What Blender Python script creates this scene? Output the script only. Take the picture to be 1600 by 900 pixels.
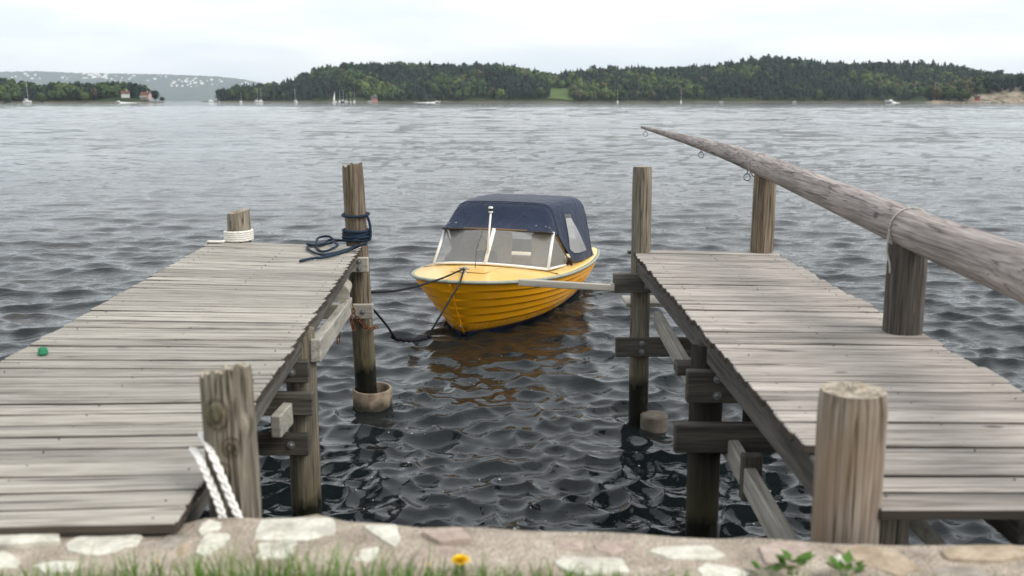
import bpy, math, random
import numpy as np
from mathutils import Vector, Matrix
random.seed(11); rng = np.random.default_rng(11)
for o in list(bpy.data.objects): bpy.data.objects.remove(o)
S = bpy.context.scene
COL = S.collection
R = math.radians
PI = math.pi

# ------------------------------------------------------------------ camera
CAM_H = 2.63                                  # above the water; the pier decks lie at 1.43
TILT = math.atan(293/1555)
cam = bpy.data.cameras.new('camera'); camo = bpy.data.objects.new('camera', cam); COL.objects.link(camo)
camo.location = (0, 0, CAM_H); camo.rotation_euler = (PI/2-TILT, 0, 0)
cam.sensor_width = 36; cam.lens = 35; cam.clip_start = 0.05; cam.clip_end = 60000
cam.dof.use_dof = True; cam.dof.focus_distance = 10.6; cam.dof.aperture_fstop = 2.4; cam.dof.aperture_blades = 9
S.camera = camo
# ------------------------------------------------------------------ sky, sun, exposure
SUN_AZ, SUN_EL = R(118), R(48)                 # azimuth clockwise from the viewing direction
W = bpy.data.worlds.new('World'); S.world = W; W.use_nodes = True
nt = W.node_tree; nt.nodes.clear()
def wn(t, **k):
    n = nt.nodes.new(t)
    for a, b in k.items(): setattr(n, a, b)
    return n
out = wn('ShaderNodeOutputWorld'); bg = wn('ShaderNodeBackground'); bg.inputs['Strength'].default_value = 0.1
sky = wn('ShaderNodeTexSky', sky_type='NISHITA'); sky.sun_disc = False
sky.sun_elevation = SUN_EL; sky.sun_rotation = SUN_AZ; sky.air_density = 1.2; sky.dust_density = 2.0
tc = wn('ShaderNodeTexCoord'); mp = wn('ShaderNodeMapping'); mp.inputs['Scale'].default_value = (1.6, 1.6, 9.0)
n1 = wn('ShaderNodeTexNoise'); n1.inputs['Scale'].default_value = 1.5; n1.inputs['Detail'].default_value = 6; n1.inputs['Roughness'].default_value = .55
n1.inputs['Distortion'].default_value = .4
r1 = wn('ShaderNodeValToRGB'); r1.color_ramp.elements[0].position = .30; r1.color_ramp.elements[0].color = (.82,)*3+(1,)
r1.color_ramp.elements[1].position = .68; r1.color_ramp.elements[1].color = (.97,)*3+(1,)
n2 = wn('ShaderNodeTexNoise'); n2.inputs['Scale'].default_value = 2.6; n2.inputs['Detail'].default_value = 7
r2 = wn('ShaderNodeValToRGB'); r2.color_ramp.elements[0].position = .38; r2.color_ramp.elements[0].color = (5.5, 5.9, 6.2, 1)
r2.color_ramp.elements[1].position = .62; r2.color_ramp.elements[1].color = (7.2, 7.15, 7.1, 1)
mx = wn('ShaderNodeMix', data_type='RGBA')
nt.links.new(tc.outputs['Generated'], mp.inputs['Vector']); nt.links.new(mp.outputs[0], n1.inputs['Vector']); nt.links.new(mp.outputs[0], n2.inputs['Vector'])
nt.links.new(n1.outputs['Fac'], r1.inputs[0]); nt.links.new(n2.outputs['Fac'], r2.inputs[0])
nt.links.new(r1.outputs[0], mx.inputs['Factor']); nt.links.new(sky.outputs[0], mx.inputs['A']); nt.links.new(r2.outputs[0], mx.inputs['B'])
nt.links.new(mx.outputs['Result'], bg.inputs['Color']); nt.links.new(bg.outputs[0], out.inputs['Surface'])
sd = Vector((math.sin(SUN_AZ)*math.cos(SUN_EL), math.cos(SUN_AZ)*math.cos(SUN_EL), math.sin(SUN_EL)))
sl = bpy.data.lights.new('sun', 'SUN'); sl.energy = 1.5; sl.angle = R(30); sl.color = (1, .96, .9)
so = bpy.data.objects.new('sun', sl); COL.objects.link(so); so.rotation_euler = sd.to_track_quat('Z', 'Y').to_euler(); so.location = (0, 0, 30)
S.view_settings.view_transform = 'Standard'; S.view_settings.look = 'None'; S.view_settings.exposure = 0.88; S.view_settings.gamma = 1
S.view_settings.use_curve_mapping = False
S.render.engine = 'CYCLES'
S.cycles.use_denoising = True
S.cycles.max_bounces = 8; S.cycles.transparent_max_bounces = 12; S.cycles.volume_bounces = 1
S.cycles.caustics_reflective = False; S.cycles.caustics_refractive = False
S.cycles.sample_clamp_indirect = 6

# ------------------------------------------------------------------ surveying: sight lines from the photographer's standpoint onto real planes
F = 1555.
def ray(px, py):
    r = (px-800)/F; u = -(py-450)/F
    return Vector((r, math.cos(TILT)+u*math.sin(TILT), -math.sin(TILT)+u*math.cos(TILT)))
def onz(px, py, z):
    d = ray(px, py); s = (z-CAM_H)/d.z; return Vector((d.x*s, d.y*s, z))
def ony(px, py, Y):
    d = ray(px, py); s = Y/d.y; return Vector((d.x*s, Y, CAM_H+d.z*s))

# ------------------------------------------------------------------ materials
MATS = {}
class G:
    """small node-graph helper"""
    def __init__(s, name):
        s.m = bpy.data.materials.new(name); s.m.use_nodes = True; s.t = s.m.node_tree
        s.b = s.t.nodes['Principled BSDF']; s.o = s.t.nodes['Material Output']; MATS[name] = s.m
    def n(s, t, ins=None, **k):
        n = s.t.nodes.new(t)
        for a, b in k.items(): setattr(n, a, b)
        for a, b in (ins or {}).items():
            if hasattr(b, 'is_output') or isinstance(b, bpy.types.NodeSocket): s.t.links.new(b, n.inputs[a])
            else: n.inputs[a].default_value = b
        return n
    def l(s, a, b): s.t.links.new(a, b)
    def coords(s, kind='Object', scale=(1, 1, 1), rand=True):
        c = s.n('ShaderNodeTexCoord').outputs[kind]
        if rand:
            oi = s.n('ShaderNodeObjectInfo').outputs['Random']
            cx = s.n('ShaderNodeMath', {0: oi, 1: 37.7}, operation='MULTIPLY').outputs[0]
            cy = s.n('ShaderNodeMath', {0: oi, 1: 91.3}, operation='MULTIPLY').outputs[0]
            v = s.n('ShaderNodeCombineXYZ', {0: cx, 1: cy, 2: cx}).outputs[0]
            c = s.n('ShaderNodeVectorMath', {0: c, 1: v}, operation='ADD').outputs[0]
        return s.n('ShaderNodeMapping', {'Vector': c, 'Scale': scale}).outputs[0]
    def noise(s, vec, scale, detail=4, rough=.55, dist=0.):
        return s.n('ShaderNodeTexNoise', {'Vector': vec, 'Scale': scale, 'Detail': detail, 'Roughness': rough, 'Distortion': dist}).outputs['Fac']
    def ramp(s, fac, stops, interp='LINEAR'):
        r = s.n('ShaderNodeValToRGB', {0: fac}); cr = r.color_ramp; cr.interpolation = interp
        cr.elements[0].position = stops[0][0]; cr.elements[1].position = stops[-1][0]
        for p, c in stops[1:-1]: cr.elements.new(p)
        for e, (p, c) in zip(cr.elements, stops):
            e.color = (tuple(c)+(1,)) if hasattr(c, '__len__') else (c, c, c, 1)
        return r.outputs[0]
    def mix(s, fac, a, b, mode='MIX'):
        n = s.n('ShaderNodeMix', data_type='RGBA', blend_type=mode)
        for i, v in (('Factor', fac), ('A', a), ('B', b)):
            k = [x for x in n.inputs if x.name == i and x.enabled][0]
            if isinstance(v, bpy.types.NodeSocket): s.l(v, k)
            else: k.default_value = v if not hasattr(v, '__len__') else tuple(v)+(1,)*(4-len(v))
        return [x for x in n.outputs if x.enabled][0]
    def bump(s, h, strength=.3, dist=.01, normal=None):
        n = s.n('ShaderNodeBump', {'Height': h, 'Strength': strength, 'Distance': dist})
        if normal: s.l(normal, n.inputs['Normal'])
        return n.outputs[0]
    def done(s, col=None, rough=.7, normal=None, spec=.35, **k):
        if isinstance(col, bpy.types.NodeSocket): s.l(col, s.b.inputs['Base Color'])
        elif col is not None: s.b.inputs['Base Color'].default_value = tuple(col)+(1,)
        if isinstance(rough, bpy.types.NodeSocket): s.l(rough, s.b.inputs['Roughness'])
        else: s.b.inputs['Roughness'].default_value = rough
        s.b.inputs['Specular IOR Level'].default_value = spec
        if normal: s.l(normal, s.b.inputs['Normal'])
        for a, b in k.items(): s.b.inputs[a].default_value = b
        return s.m

def wood(name, dark, mid, light, axis=0, grain=34., var=(.82, 1.14), wet=False, crack=.0, knots=True, stain=None, bump=.35, spots=()):
    g = G(name)
    st = [1., 1., 1.]; st[axis] = .04
    v = g.coords('Object', st); vb = g.coords('Object', [.35 if i == axis else 1. for i in range(3)])
    a = g.noise(v, grain, 5, .65, .25); b = g.noise(v, grain*3.2, 3, .6); c = g.noise(vb, 5., 4, .6, .6)
    h = g.n('ShaderNodeMath', {0: a, 1: b}, operation='ADD').outputs[0]
    h = g.n('ShaderNodeMath', {0: h, 1: .5}, operation='MULTIPLY').outputs[0]
    col = g.ramp(h, [(.34, dark), (.47, mid), (.62, light)])
    blot = g.ramp(c, [(.30, .80), (.55, 1.0), (.74, 1.08)])
    col = g.mix(1., col, blot, 'MULTIPLY')
    oi = g.n('ShaderNodeObjectInfo').outputs['Random']
    vv = g.n('ShaderNodeMapRange', {'Value': oi, 'To Min': var[0], 'To Max': var[1]}).outputs[0]
    hs = g.n('ShaderNodeHueSaturation', {'Color': col, 'Value': vv}).outputs[0]; col = hs
    if knots:
        kv = g.n('ShaderNodeTexVoronoi', {'Vector': g.coords('Object', [.32 if i == axis else .62 for i in range(3)]), 'Scale': 6.}).outputs['Distance']
        col = g.mix(g.ramp(kv, [(.045, .8), (.085, 0.)]), col, tuple(x*.55 for x in dark))
    if crack:
        sc = [5., 5., 5.]; sc[axis] = .05
        cr = g.noise(g.coords('Object', sc), 6., 2, .5, .15)
        ln = g.n('ShaderNodeMath', {0: cr, 1: .5}, operation='SUBTRACT').outputs[0]
        ln = g.n('ShaderNodeMath', {0: ln}, operation='ABSOLUTE').outputs[0]
        cf = g.ramp(ln, [(.006, crack), (.022, 0.)]); col = g.mix(cf, col, (.025, .02, .016))
        h2 = g.mix(cf, h, (0, 0, 0)); h = h2
    for kp, kr in spots:
        dv = g.n('ShaderNodeVectorMath', {0: g.n('ShaderNodeTexCoord').outputs['Object'], 1: kp}, operation='SUBTRACT').outputs[0]
        dv = g.n('ShaderNodeVectorMath', {0: dv, 1: (1, 1, .75)}, operation='MULTIPLY').outputs[0]
        ds = g.n('ShaderNodeVectorMath', {0: dv}, operation='LENGTH').outputs['Value']
        dn = g.n('ShaderNodeMath', {0: g.noise(g.coords('Object', rand=False), 60., 2), 1: .3*kr, 2: ds}, operation='MULTIPLY_ADD').outputs[0]
        dn = g.n('ShaderNodeMath', {0: dn, 1: 1/(kr*2)}, operation='MULTIPLY').outputs[0]
        col = g.mix(g.ramp(dn, [(.0, .95), (.22, .85), (.30, .95), (.42, .6), (.52, .9), (.66, 0.)]), col, g.ramp(dn, [(.0, (.20, .11, .07)), (.2, (.16, .12, .075)), (.32, (.02, .016, .011)), (.45, (.17, .14, .095)), (.55, (.028, .022, .015))]))
    if stain:
        sn = g.noise(g.coords('Object', (1, 1, .35)), 3.5, 3, .6)
        col = g.mix(g.ramp(sn, [(.5, 0.), (.7, .75)]), col, stain)
    rough = .8
    if wet:
        pz = g.n('ShaderNodeSeparateXYZ', {0: g.n('ShaderNodeNewGeometry').outputs['Position']}).outputs[2]
        wnz = g.noise(g.coords('Object', (1, 1, .3), False), 9., 3, .6)
        zz = g.n('ShaderNodeMath', {0: wnz, 1: .38, 2: pz}, operation='MULTIPLY_ADD').outputs[0]
        wf = g.ramp(zz, [(.50, 1.), (.60, 0.)]); gf = g.ramp(zz, [(.55, .55), (.95, 0.)])
        col = g.mix(gf, col, (.085, .075, .03)); col = g.mix(wf, col, (.012, .012, .008))
        rough = g.ramp(wf, [(0., .8), (1., .25)])
    return g.done(col, rough, g.bump(h, bump, .006), .3)

wood('deck_wood', (.085, .072, .058), (.335, .308, .268), (.455, .425, .378), 0, 46., var=(.80, 1.13), crack=.8, bump=.6)
wood('deck_wood_warm', (.10, .08, .066), (.36, .322, .285), (.49, .45, .41), 0, 46., var=(.80, 1.13), crack=.8, bump=.6)
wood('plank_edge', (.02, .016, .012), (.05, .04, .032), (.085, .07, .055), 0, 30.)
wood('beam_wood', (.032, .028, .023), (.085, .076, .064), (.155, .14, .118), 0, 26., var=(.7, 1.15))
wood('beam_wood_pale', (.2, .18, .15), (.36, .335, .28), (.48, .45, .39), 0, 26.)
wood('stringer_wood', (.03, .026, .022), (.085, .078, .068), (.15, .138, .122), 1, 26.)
wood('rail_beam_wood', (.17, .155, .13), (.33, .31, .27), (.46, .43, .38), 1, 26.)
wood('pile_wood', (.05, .036, .024), (.16, .125, .085), (.30, .24, .175), 2, 30., wet=True, crack=.85, knots=False)
wood('pile_wood_grey', (.05, .041, .03), (.165, .14, .105), (.30, .265, .205), 2, 30., wet=True, crack=.8, knots=False)
wood('pile_wood_dark', (.008, .007, .006), (.02, .018, .015), (.042, .037, .031), 2, 30., wet=True, crack=.7, knots=False)  # near-black tone: wet wood plus the under-deck shade put into the colour
wood('pile_wood_brown', (.022, .018, .015), (.065, .055, .046), (.13, .11, .095), 2, 30., wet=True, crack=.8, knots=False)
wood('post_wood_green', (.05, .042, .032), (.22, .19, .15), (.40, .36, .29), 2, 26., crack=.95, knots=False, stain=(.12, .11, .06), bump=.8, spots=(((-.055, -.09, 2.29), .038), ((-.012, -.10, 2.185), .029), ((-.045, -.09, 2.105), .026)))
wood('post_wood_tan', (.07, .057, .045), (.25, .21, .175), (.40, .35, .30), 2, 26., crack=.95, knots=True, stain=(.22, .145, .085), bump=.7)
wood('end_grain', (.12, .10, .07), (.30, .26, .20), (.44, .39, .31), 2, 10., crack=.6, knots=False)
wood('log_wood', (.12, .10, .09), (.25, .215, .20), (.40, .355, .33), 1, 24., crack=.7, knots=True)

def flat(name, col, rough=.5, spec=.5, noise=None, bump=0., metal=0., **k):
    g = G(name); c = col; nr = None
    if noise:
        sc, amt = noise; f = g.noise(g.coords('Object'), sc, 5, .6)
        c = g.mix(1., tuple(col), g.ramp(f, [(.3, 1-amt), (.7, 1+amt*.6)]), 'MULTIPLY')
        if bump: nr = g.bump(f, bump, .01)
    return g.done(c, rough, nr, spec, Metallic=metal, **k)
g = G('yellow_gelcoat'); v = g.coords('Object', rand=False); f = g.noise(v, 2.5, 5, .6); sc_ = g.noise(g.coords('Object', (.25, .25, 2.5), False), 9., 5, .7); st_ = g.noise(g.coords('Object', (3, 3, .5), False), 7., 4, .65)
cy_ = g.mix(1., (.94, .41, .006), g.ramp(f, [(.3, .9), (.7, 1.05)]), 'MULTIPLY'); cy_ = g.mix(g.ramp(sc_, [(.62, 0.), (.70, .35)]), cy_, (.55, .33, .10))
pz = g.n('ShaderNodeSeparateXYZ', {0: g.n('ShaderNodeTexCoord').outputs['Object']}).outputs[2]; zz = g.n('ShaderNodeMath', {0: st_, 1: .16, 2: pz}, operation='MULTIPLY_ADD').outputs[0]
g.done(g.mix(g.ramp(zz, [(.14, .75), (.24, 0.)]), cy_, (.20, .11, .02)), g.ramp(sc_, [(.4, .24), (.7, .45)]), None, .3)
flat('cream_gelcoat', (.82, .51, .13), .25, .5, (3., .08))
MATS['yellow_gelcoat'].node_tree.nodes['Principled BSDF'].inputs['Coat Weight'].default_value = .12
flat('navy_antifoul', (.012, .02, .055), .5, .4, (6., .3)); flat('rub_rail', (.30, .32, .25), .45, .4, (14., .25))
flat('aluminium', (.72, .73, .74), .32, .5, (20., .1), metal=.75); flat('white_paint', (.78, .77, .74), .4, .5, (15., .1))
flat('dark_trim', (.035, .025, .018), .5, .4); flat('brown_trim', (.20, .11, .045), .5, .4)
flat('interior_cream', (.62, .52, .36), .6, .3, (6., .15)); flat('dash_black', (.02, .02, .022), .45, .4)
flat('black_rope', (.012, .012, .014), .8, .2, (60., .3)); flat('blue_rope', (.014, .028, .05), .75, .25, (80., .35))
flat('grey_strap', (.42, .40, .37), .8, .2, (40., .3)); flat('white_rope', (.70, .67, .60), .85, .2, (70., .18)); flat('white_nylon', (.80, .78, .75), .7, .3, (70., .12))
g = G('concrete'); f = g.noise(g.coords('Object', rand=False), 14., 6, .65); f2 = g.noise(g.coords('Object', (1, 1, .2), False), 11., 4, .6)
pz = g.n('ShaderNodeSeparateXYZ', {0: g.n('ShaderNodeNewGeometry').outputs['Position']}).outputs[2]
zz = g.n('ShaderNodeMath', {0: f2, 1: .16, 2: pz}, operation='MULTIPLY_ADD').outputs[0]
cc_ = g.mix(g.ramp(zz, [(.10, .9), (.17, 0.)]), g.ramp(f, [(.3, (.15, .115, .08)), (.5, (.26, .205, .15)), (.7, (.33, .27, .20))]), (.03, .028, .016)); g.done(cc_, .7, g.bump(f, .5, .01), .3)
flat('concrete_pale', (.16, .14, .115), .85, .2, (18., .3), .4)
flat('galvanised', (.33, .34, .35), .45, .5, (30., .25), metal=.7); flat('green_plastic', (.012, .17, .075), .45, .4, (9., .25))
flat('yellow_petal', (.86, .60, .01), .6, .2); flat('sail_white', (.82, .82, .80), .6, .2)
flat('hull_white', (.80, .80, .78), .35, .4); flat('hull_blue', (.03, .06, .14), .4, .4)
flat('house_white', (.58, .57, .53), .7, .2); flat('house_pink', (.46, .25, .22), .7, .2); flat('house_pale_pink', (.50, .37, .34), .7, .2); flat('house_red', (.30, .06, .045), .7, .2)
flat('roof_tile', (.13, .06, .045), .8, .2); flat('roof_dark', (.07, .065, .06), .8, .2); flat('dark_glass', (.02, .025, .03), .15, .5)
flat('town_pale', (.85, .83, .78), .8, .1); flat('town_roof', (.40, .22, .16), .8, .1); flat('bark', (.05, .04, .03), .9, .1)
flat('bubble_grey', (.42, .43, .42), .5, .3); flat('foam_white', (.80, .82, .82), .6, .3)

g = G('canvas_navy'); v = g.coords('Object', rand=False)
f = g.noise(v, 3.5, 5, .6, .3); wv = g.noise(v, 260., 1); wr = g.noise(g.coords('Object', (1, 3, 1), False), 4.5, 3, .5, 1.2)
nb = g.bump(wr, .45, .06)
g.done(g.ramp(f, [(.3, (.008, .015, .036)), (.7, (.015, .027, .060))]), .75, nb, .25, **{'Sheen Weight': .15})

def glass(name, tint, milk, rough=.03):
    g = G(name); t = g.t
    tr = g.n('ShaderNodeBsdfTransparent', {'Color': tuple(tint)+(1,)}); df = g.n('ShaderNodeBsdfDiffuse', {'Color': (.72, .71, .68, 1)})
    gl = g.n('ShaderNodeBsdfGlossy', {'Roughness': rough}); fr = g.n('ShaderNodeFresnel', {'IOR': 1.45})
    m1 = g.n('ShaderNodeMixShader', {0: milk, 1: tr.outputs[0], 2: df.outputs[0]})
    m2 = g.n('ShaderNodeMixShader', {0: fr.outputs[0], 1: m1.outputs[0], 2: gl.outputs[0]})
    g.l(m2.outputs[0], g.o.inputs['Surface']); return g.m
glass('windscreen_glass', (.92, .94, .94), .22); glass('vinyl_window', (.90, .90, .88), .34, .12)

g = G('rusty_iron'); f = g.noise(g.coords('Object'), 40., 4, .6)
g.done(g.ramp(f, [(.3, (.045, .02, .012)), (.55, (.16, .06, .025)), (.75, (.26, .11, .045))]), .85, g.bump(f, .4, .003), .2)

# water
g = G('water_surface'); v0 = g.coords('Object', (1, 1, 1), False); v1 = g.coords('Object', (.75, 1.25, 1), False)
a = g.noise(v1, 8.5, 3, .55, 1.0); b = g.noise(v0, 17., 3, .6, .9); c = g.noise(g.coords('Object', (.6, 1, 1), False), 1.25, 3, .6, .4)
gust = g.ramp(g.noise(g.coords('Object', (.045, .03, 1), False), 1., 4, .6), [(.36, .30), (.62, 1.0)])
d_ = g.noise(g.coords('Object', (.7, 1, 1), False), .33, 2, .5, .3)
n_ = g.n('ShaderNodeBump', {'Height': d_, 'Strength': gust, 'Distance': .16}).outputs[0]
n_ = g.n('ShaderNodeBump', {'Height': c, 'Strength': gust, 'Distance': .07, 'Normal': n_}).outputs[0]
py_ = g.n('ShaderNodeSeparateXYZ', {0: g.n('ShaderNodeNewGeometry').outputs['Position']}).outputs[1]
shel = g.n('ShaderNodeMapRange', {'Value': py_, 'From Min': 7.5, 'From Max': 13., 'To Min': .32, 'To Max': 1.}).outputs[0]
n_ = g.n('ShaderNodeBump', {'Height': a, 'Strength': g.n('ShaderNodeMath', {0: gust, 1: shel}, operation='MULTIPLY').outputs[0], 'Distance': .026, 'Normal': n_}).outputs[0]
n_ = g.bump(b, .5, .0018, n_)
dk = g.noise(v0, .7, 4, .6)
base = g.ramp(dk, [(.35, (.007, .011, .013)), (.6, (.009, .012, .013)), (.75, (.016, .012, .007))])
g.done(base, .012, n_, .5, IOR=1.333)

# far land
g = G('forest_leaves'); vc = g.n('ShaderNodeVertexColor', layer_name='Col').outputs['Color']; g.done(vc, .8, None, .15)
g = G('forest_floor'); f = g.noise(g.coords('Object', (1, 1, 1), False), .05, 4)
pz = g.n('ShaderNodeSeparateXYZ', {0: g.n('ShaderNodeNewGeometry').outputs['Position']}).outputs[2]
zz = g.n('ShaderNodeMath', {0: f, 1: 6., 2: pz}, operation='MULTIPLY_ADD').outputs[0]
zz = g.n('ShaderNodeMath', {0: zz, 1: .05}, operation='MULTIPLY').outputs[0]
g.done(g.mix(g.ramp(zz, [(.14, 0.), (.24, 1.)]), g.ramp(f, [(.35, (.10, .085, .065)), (.65, (.24, .20, .16))]), (.03, .045, .018)), .95, None, .1)
g = G('meadow_grass'); f = g.noise(g.coords('Object', (1, 1, 1), False), .08, 4); g.done(g.ramp(f, [(.3, (.06, .095, .03)), (.7, (.10, .14, .045))]), .95, None, .1)
g = G('islet_rock'); f = g.noise(g.coords('Object', (1, 1, 1), False), .12, 6, .65)
g.done(g.ramp(f, [(.36, (.05, .06, .028)), (.48, (.20, .165, .12)), (.7, (.36, .31, .25))]), .95, None, .1)
g = G('ridge_slope'); f = g.noise(g.coords('Object', (1, 1, 1), False), .0035, 7, .7)
g.done(g.ramp(f, [(.35, (.02, .032, .018)), (.62, (.05, .065, .03)), (.75, (.12, .12, .08))]), .95, None, .1)

# quay
g = G('mortar'); v = g.coords('Object', rand=False); f = g.noise(v, 9., 5, .65); f2 = g.noise(v, 120., 3, .7); vo = g.n('ShaderNodeTexVoronoi', {'Vector': v, 'Scale': 85.}).outputs['Distance']
c = g.ramp(f, [(.3, (.25, .21, .17)), (.55, (.41, .35, .285)), (.75, (.52, .46, .385))]); c = g.mix(1., c, g.ramp(f2, [(.3, .6), (.7, 1.25)]), 'MULTIPLY')
g.done(c, .95, g.bump(vo, .7, .01), .15)
def stone(name, a, b, c):
    g = G(name); v = g.coords('Object'); f = g.noise(v, 11., 6, .65); f2 = g.noise(v, 55., 4, .6)
    col = g.mix(1., g.ramp(f, [(.3, a), (.52, b), (.72, c)]), g.ramp(f2, [(.3, .82), (.7, 1.1)]), 'MULTIPLY')
    return g.done(col, .9, g.bump(f2, .5, .006), .2)
stone('stone_white', (.33, .31, .26), (.57, .55, .47), (.70, .67, .60)); stone('stone_pink', (.28, .215, .185), (.40, .32, .275), (.48, .40, .35))
stone('stone_tan', (.26, .20, .14), (.40, .32, .235), (.48, .40, .31)); stone('stone_grey', (.18, .16, .135), (.30, .27, .23), (.42, .38, .33))
g = G('bank_soil'); f = g.noise(g.coords('Object', rand=False), 6., 5); g.done(g.ramp(f, [(.3, (.05, .06, .02)), (.7, (.09, .10, .035))]), .95, None, .1)
g = G('grass_blade'); vc = g.n('ShaderNodeVertexColor', layer_name='Col').outputs['Color']
tl = g.n('ShaderNodeBsdfTranslucent', {'Color': vc}); ms = g.n('ShaderNodeMixShader', {0: .35, 1: g.b.outputs[0], 2: tl.outputs[0]})
g.done(vc, .6, None, .3); g.l(ms.outputs[0], g.o.inputs['Surface'])

# ------------------------------------------------------------------ mesh helpers
class MB:
    def __init__(s): s.v = []; s.f = []
    def add(s, vs, fs):
        o = len(s.v); s.v += [tuple(p) for p in vs]; s.f += [tuple(i+o for i in f) for f in fs]; return s
    def box(s, c, d, rot=None, bev=.0):
        hx, hy, hz = d[0]/2, d[1]/2, d[2]/2
        if bev:
            b = min(bev, .45*min(d)); vs = []; idx = {}
            for sx in (-1, 1):
                for sy in (-1, 1):
                    for sz in (-1, 1):
                        for ax in range(3):
                            p = [sx*(hx-b), sy*(hy-b), sz*(hz-b)]; p[ax] = (sx*hx, sy*hy, sz*hz)[ax]
                            idx[(sx, sy, sz, ax)] = len(vs); vs.append(p)
            fs = []
            for ax in range(3):
                o1, o2 = [(1, 2), (2, 0), (0, 1)][ax]
                for sg in (-1, 1):
                    q = []
                    for a, b2 in ((-1, -1), (1, -1), (1, 1), (-1, 1)):
                        k = [0, 0, 0]; k[ax] = sg; k[o1] = a; k[o2] = b2; q.append(idx[(*k, ax)])
                    fs.append(q if sg > 0 else q[::-1])
            for ax in range(3):
                o1, o2 = [(1, 2), (2, 0), (0, 1)][ax]
                for a in (-1, 1):
                    for b2 in (-1, 1):
                        k0 = [0, 0, 0]; k0[ax] = -1; k0[o1] = a; k0[o2] = b2; k1 = k0[:]; k1[ax] = 1
                        q = [idx[(*k0, o1)], idx[(*k1, o1)], idx[(*k1, o2)], idx[(*k0, o2)]]; fs.append(q if a*b2 < 0 else q[::-1])
            for sx in (-1, 1):
                for sy in (-1, 1):
                    for sz in (-1, 1):
                        q = [idx[(sx, sy, sz, i)] for i in range(3)]; fs.append(q if sx*sy*sz > 0 else q[::-1])
        else:
            vs = [(x, y, z) for x in (-hx, hx) for y in (-hy, hy) for z in (-hz, hz)]
            fs = [(0, 1, 3, 2), (4, 6, 7, 5), (0, 4, 5, 1), (2, 3, 7, 6), (0, 2, 6, 4), (1, 5, 7, 3)]
        M = (rot.to_4x4() if rot is not None else Matrix.Identity(4)); M = Matrix.Translation(Vector(c)) @ M
        return s.add([M @ Vector(p) for p in vs], fs)
    def bar(s, a, b, w, h, bev=.004, up=(0, 0, 1)):
        a, b = Vector(a), Vector(b); x = (b-a); L = x.length; x.normalize(); u = Vector(up); y = u.cross(x).normalized(); z = x.cross(y)
        return s.box((a+b)/2, (L, w, h), Matrix((x, y, z)).transposed(), bev)
    def tube(s, pts, rad, n=10, cap=True, strands=0, twist=0., amp=.2, fn=None):
        pts = [Vector(p) for p in pts]; N = len(pts); rad = rad if hasattr(rad, '__len__') else [rad]*N
        vs = []; t0 = (pts[1]-pts[0]).normalized(); ref = Vector((0, 0, 1)) if abs(t0.z) < .9 else Vector((1, 0, 0))
        nx = ref.cross(t0).normalized(); acc = 0.
        for i, p in enumerate(pts):
            t = (pts[min(i+1, N-1)]-pts[max(i-1, 0)]).normalized(); nx = (nx-t*nx.dot(t)).normalized(); ny = t.cross(nx)
            if i: acc += (p-pts[i-1]).length
            for j in range(n):
                th = 2*PI*j/n; r = rad[i]
                if strands: r *= 1+amp*abs(math.cos(strands*.5*(th-twist*acc)))-amp*.5
                if fn: r *= fn(i/(N-1), th)
                vs.append(p+nx*(r*math.cos(th))+ny*(r*math.sin(th)))
        fs = [(i*n+j, i*n+(j+1) % n, (i+1)*n+(j+1) % n, (i+1)*n+j) for i in range(N-1) for j in range(n)]
        if cap: fs += [tuple(range(n))[::-1], tuple((N-1)*n+j for j in range(n))]
        return s.add(vs, fs)
    def lathe(s, prof, n=24, M=None):
        vs = []; M = M or Matrix.Identity(4)
        for r, z in prof:
            for j in range(n): vs.append(M @ Vector((r*math.cos(2*PI*j/n), r*math.sin(2*PI*j/n), z)))
        fs = [(i*n+j, i*n+(j+1) % n, (i+1)*n+(j+1) % n, (i+1)*n+j) for i in range(len(prof)-1) for j in range(n)]
        return s.add(vs, fs)
    def grid(s, rows, flip=False, closed=False):
        m = len(rows[0]); vs = [p for r in rows for p in r]; fs = []
        for i in range(len(rows)-1):
            for j in range(m if closed else m-1):
                q = (i*m+j, i*m+(j+1) % m, (i+1)*m+(j+1) % m, (i+1)*m+j); fs.append(q[::-1] if flip else q)
        return s.add(vs, fs)
    def mesh(s, name, mat, smooth=False):
        me = bpy.data.meshes.new(name); me.from_pydata(s.v, [], s.f); me.materials.append(MATS[mat])
        if smooth: me.shade_smooth()
        me.update(); return me
    def build(s, name, mat, parent=None, smooth=False, sharp=None, **tags):
        me = s.mesh(name, mat, smooth)
        if smooth and sharp: me.set_sharp_from_angle(angle=R(sharp))
        return place(name, me, parent, **tags)
def place(name, me, parent=None, loc=None, rot=None, world=True, **tags):
    o = bpy.data.objects.new(name, me); COL.objects.link(o)
    if loc is not None: o.location = loc
    if rot is not None: o.rotation_euler = rot
    if parent is not None:
        o.parent = parent
        if world and 'local' not in parent: o.matrix_parent_inverse = Matrix.Translation(parent.location).inverted()
    for k, v in tags.items(): o[k] = v
    return o
def thing(name, label, cat, loc=(0, 0, 0), group=None):
    o = bpy.data.objects.new(name, None); COL.objects.link(o); o.location = loc; o.empty_display_size = .2; o['label'] = label; o['category'] = cat
    if group: o['group'] = group
    return o
def smoothpath(p, k=8):
    p = [Vector(q) for q in p]; P = [p[0]*2-p[1]]+p+[p[-1]*2-p[-2]]; r = []
    for i in range(1, len(P)-2):
        for j in range(k):
            t = j/k; a, b, c, d = P[i-1:i+3]
            r.append(.5*((2*b)+(c-a)*t+(2*a-5*b+4*c-d)*t*t+(3*b-a-3*c+d)*t**3))
    return r+[p[-1]]
def vnoise(x, seed=0.):
    return .5*math.sin(x*1.7+seed)+.3*math.sin(x*3.9+seed*2.3+1)+.2*math.sin(x*8.3+seed*4.1+2)
def struct(o): o['kind'] = 'structure'; return o
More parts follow.
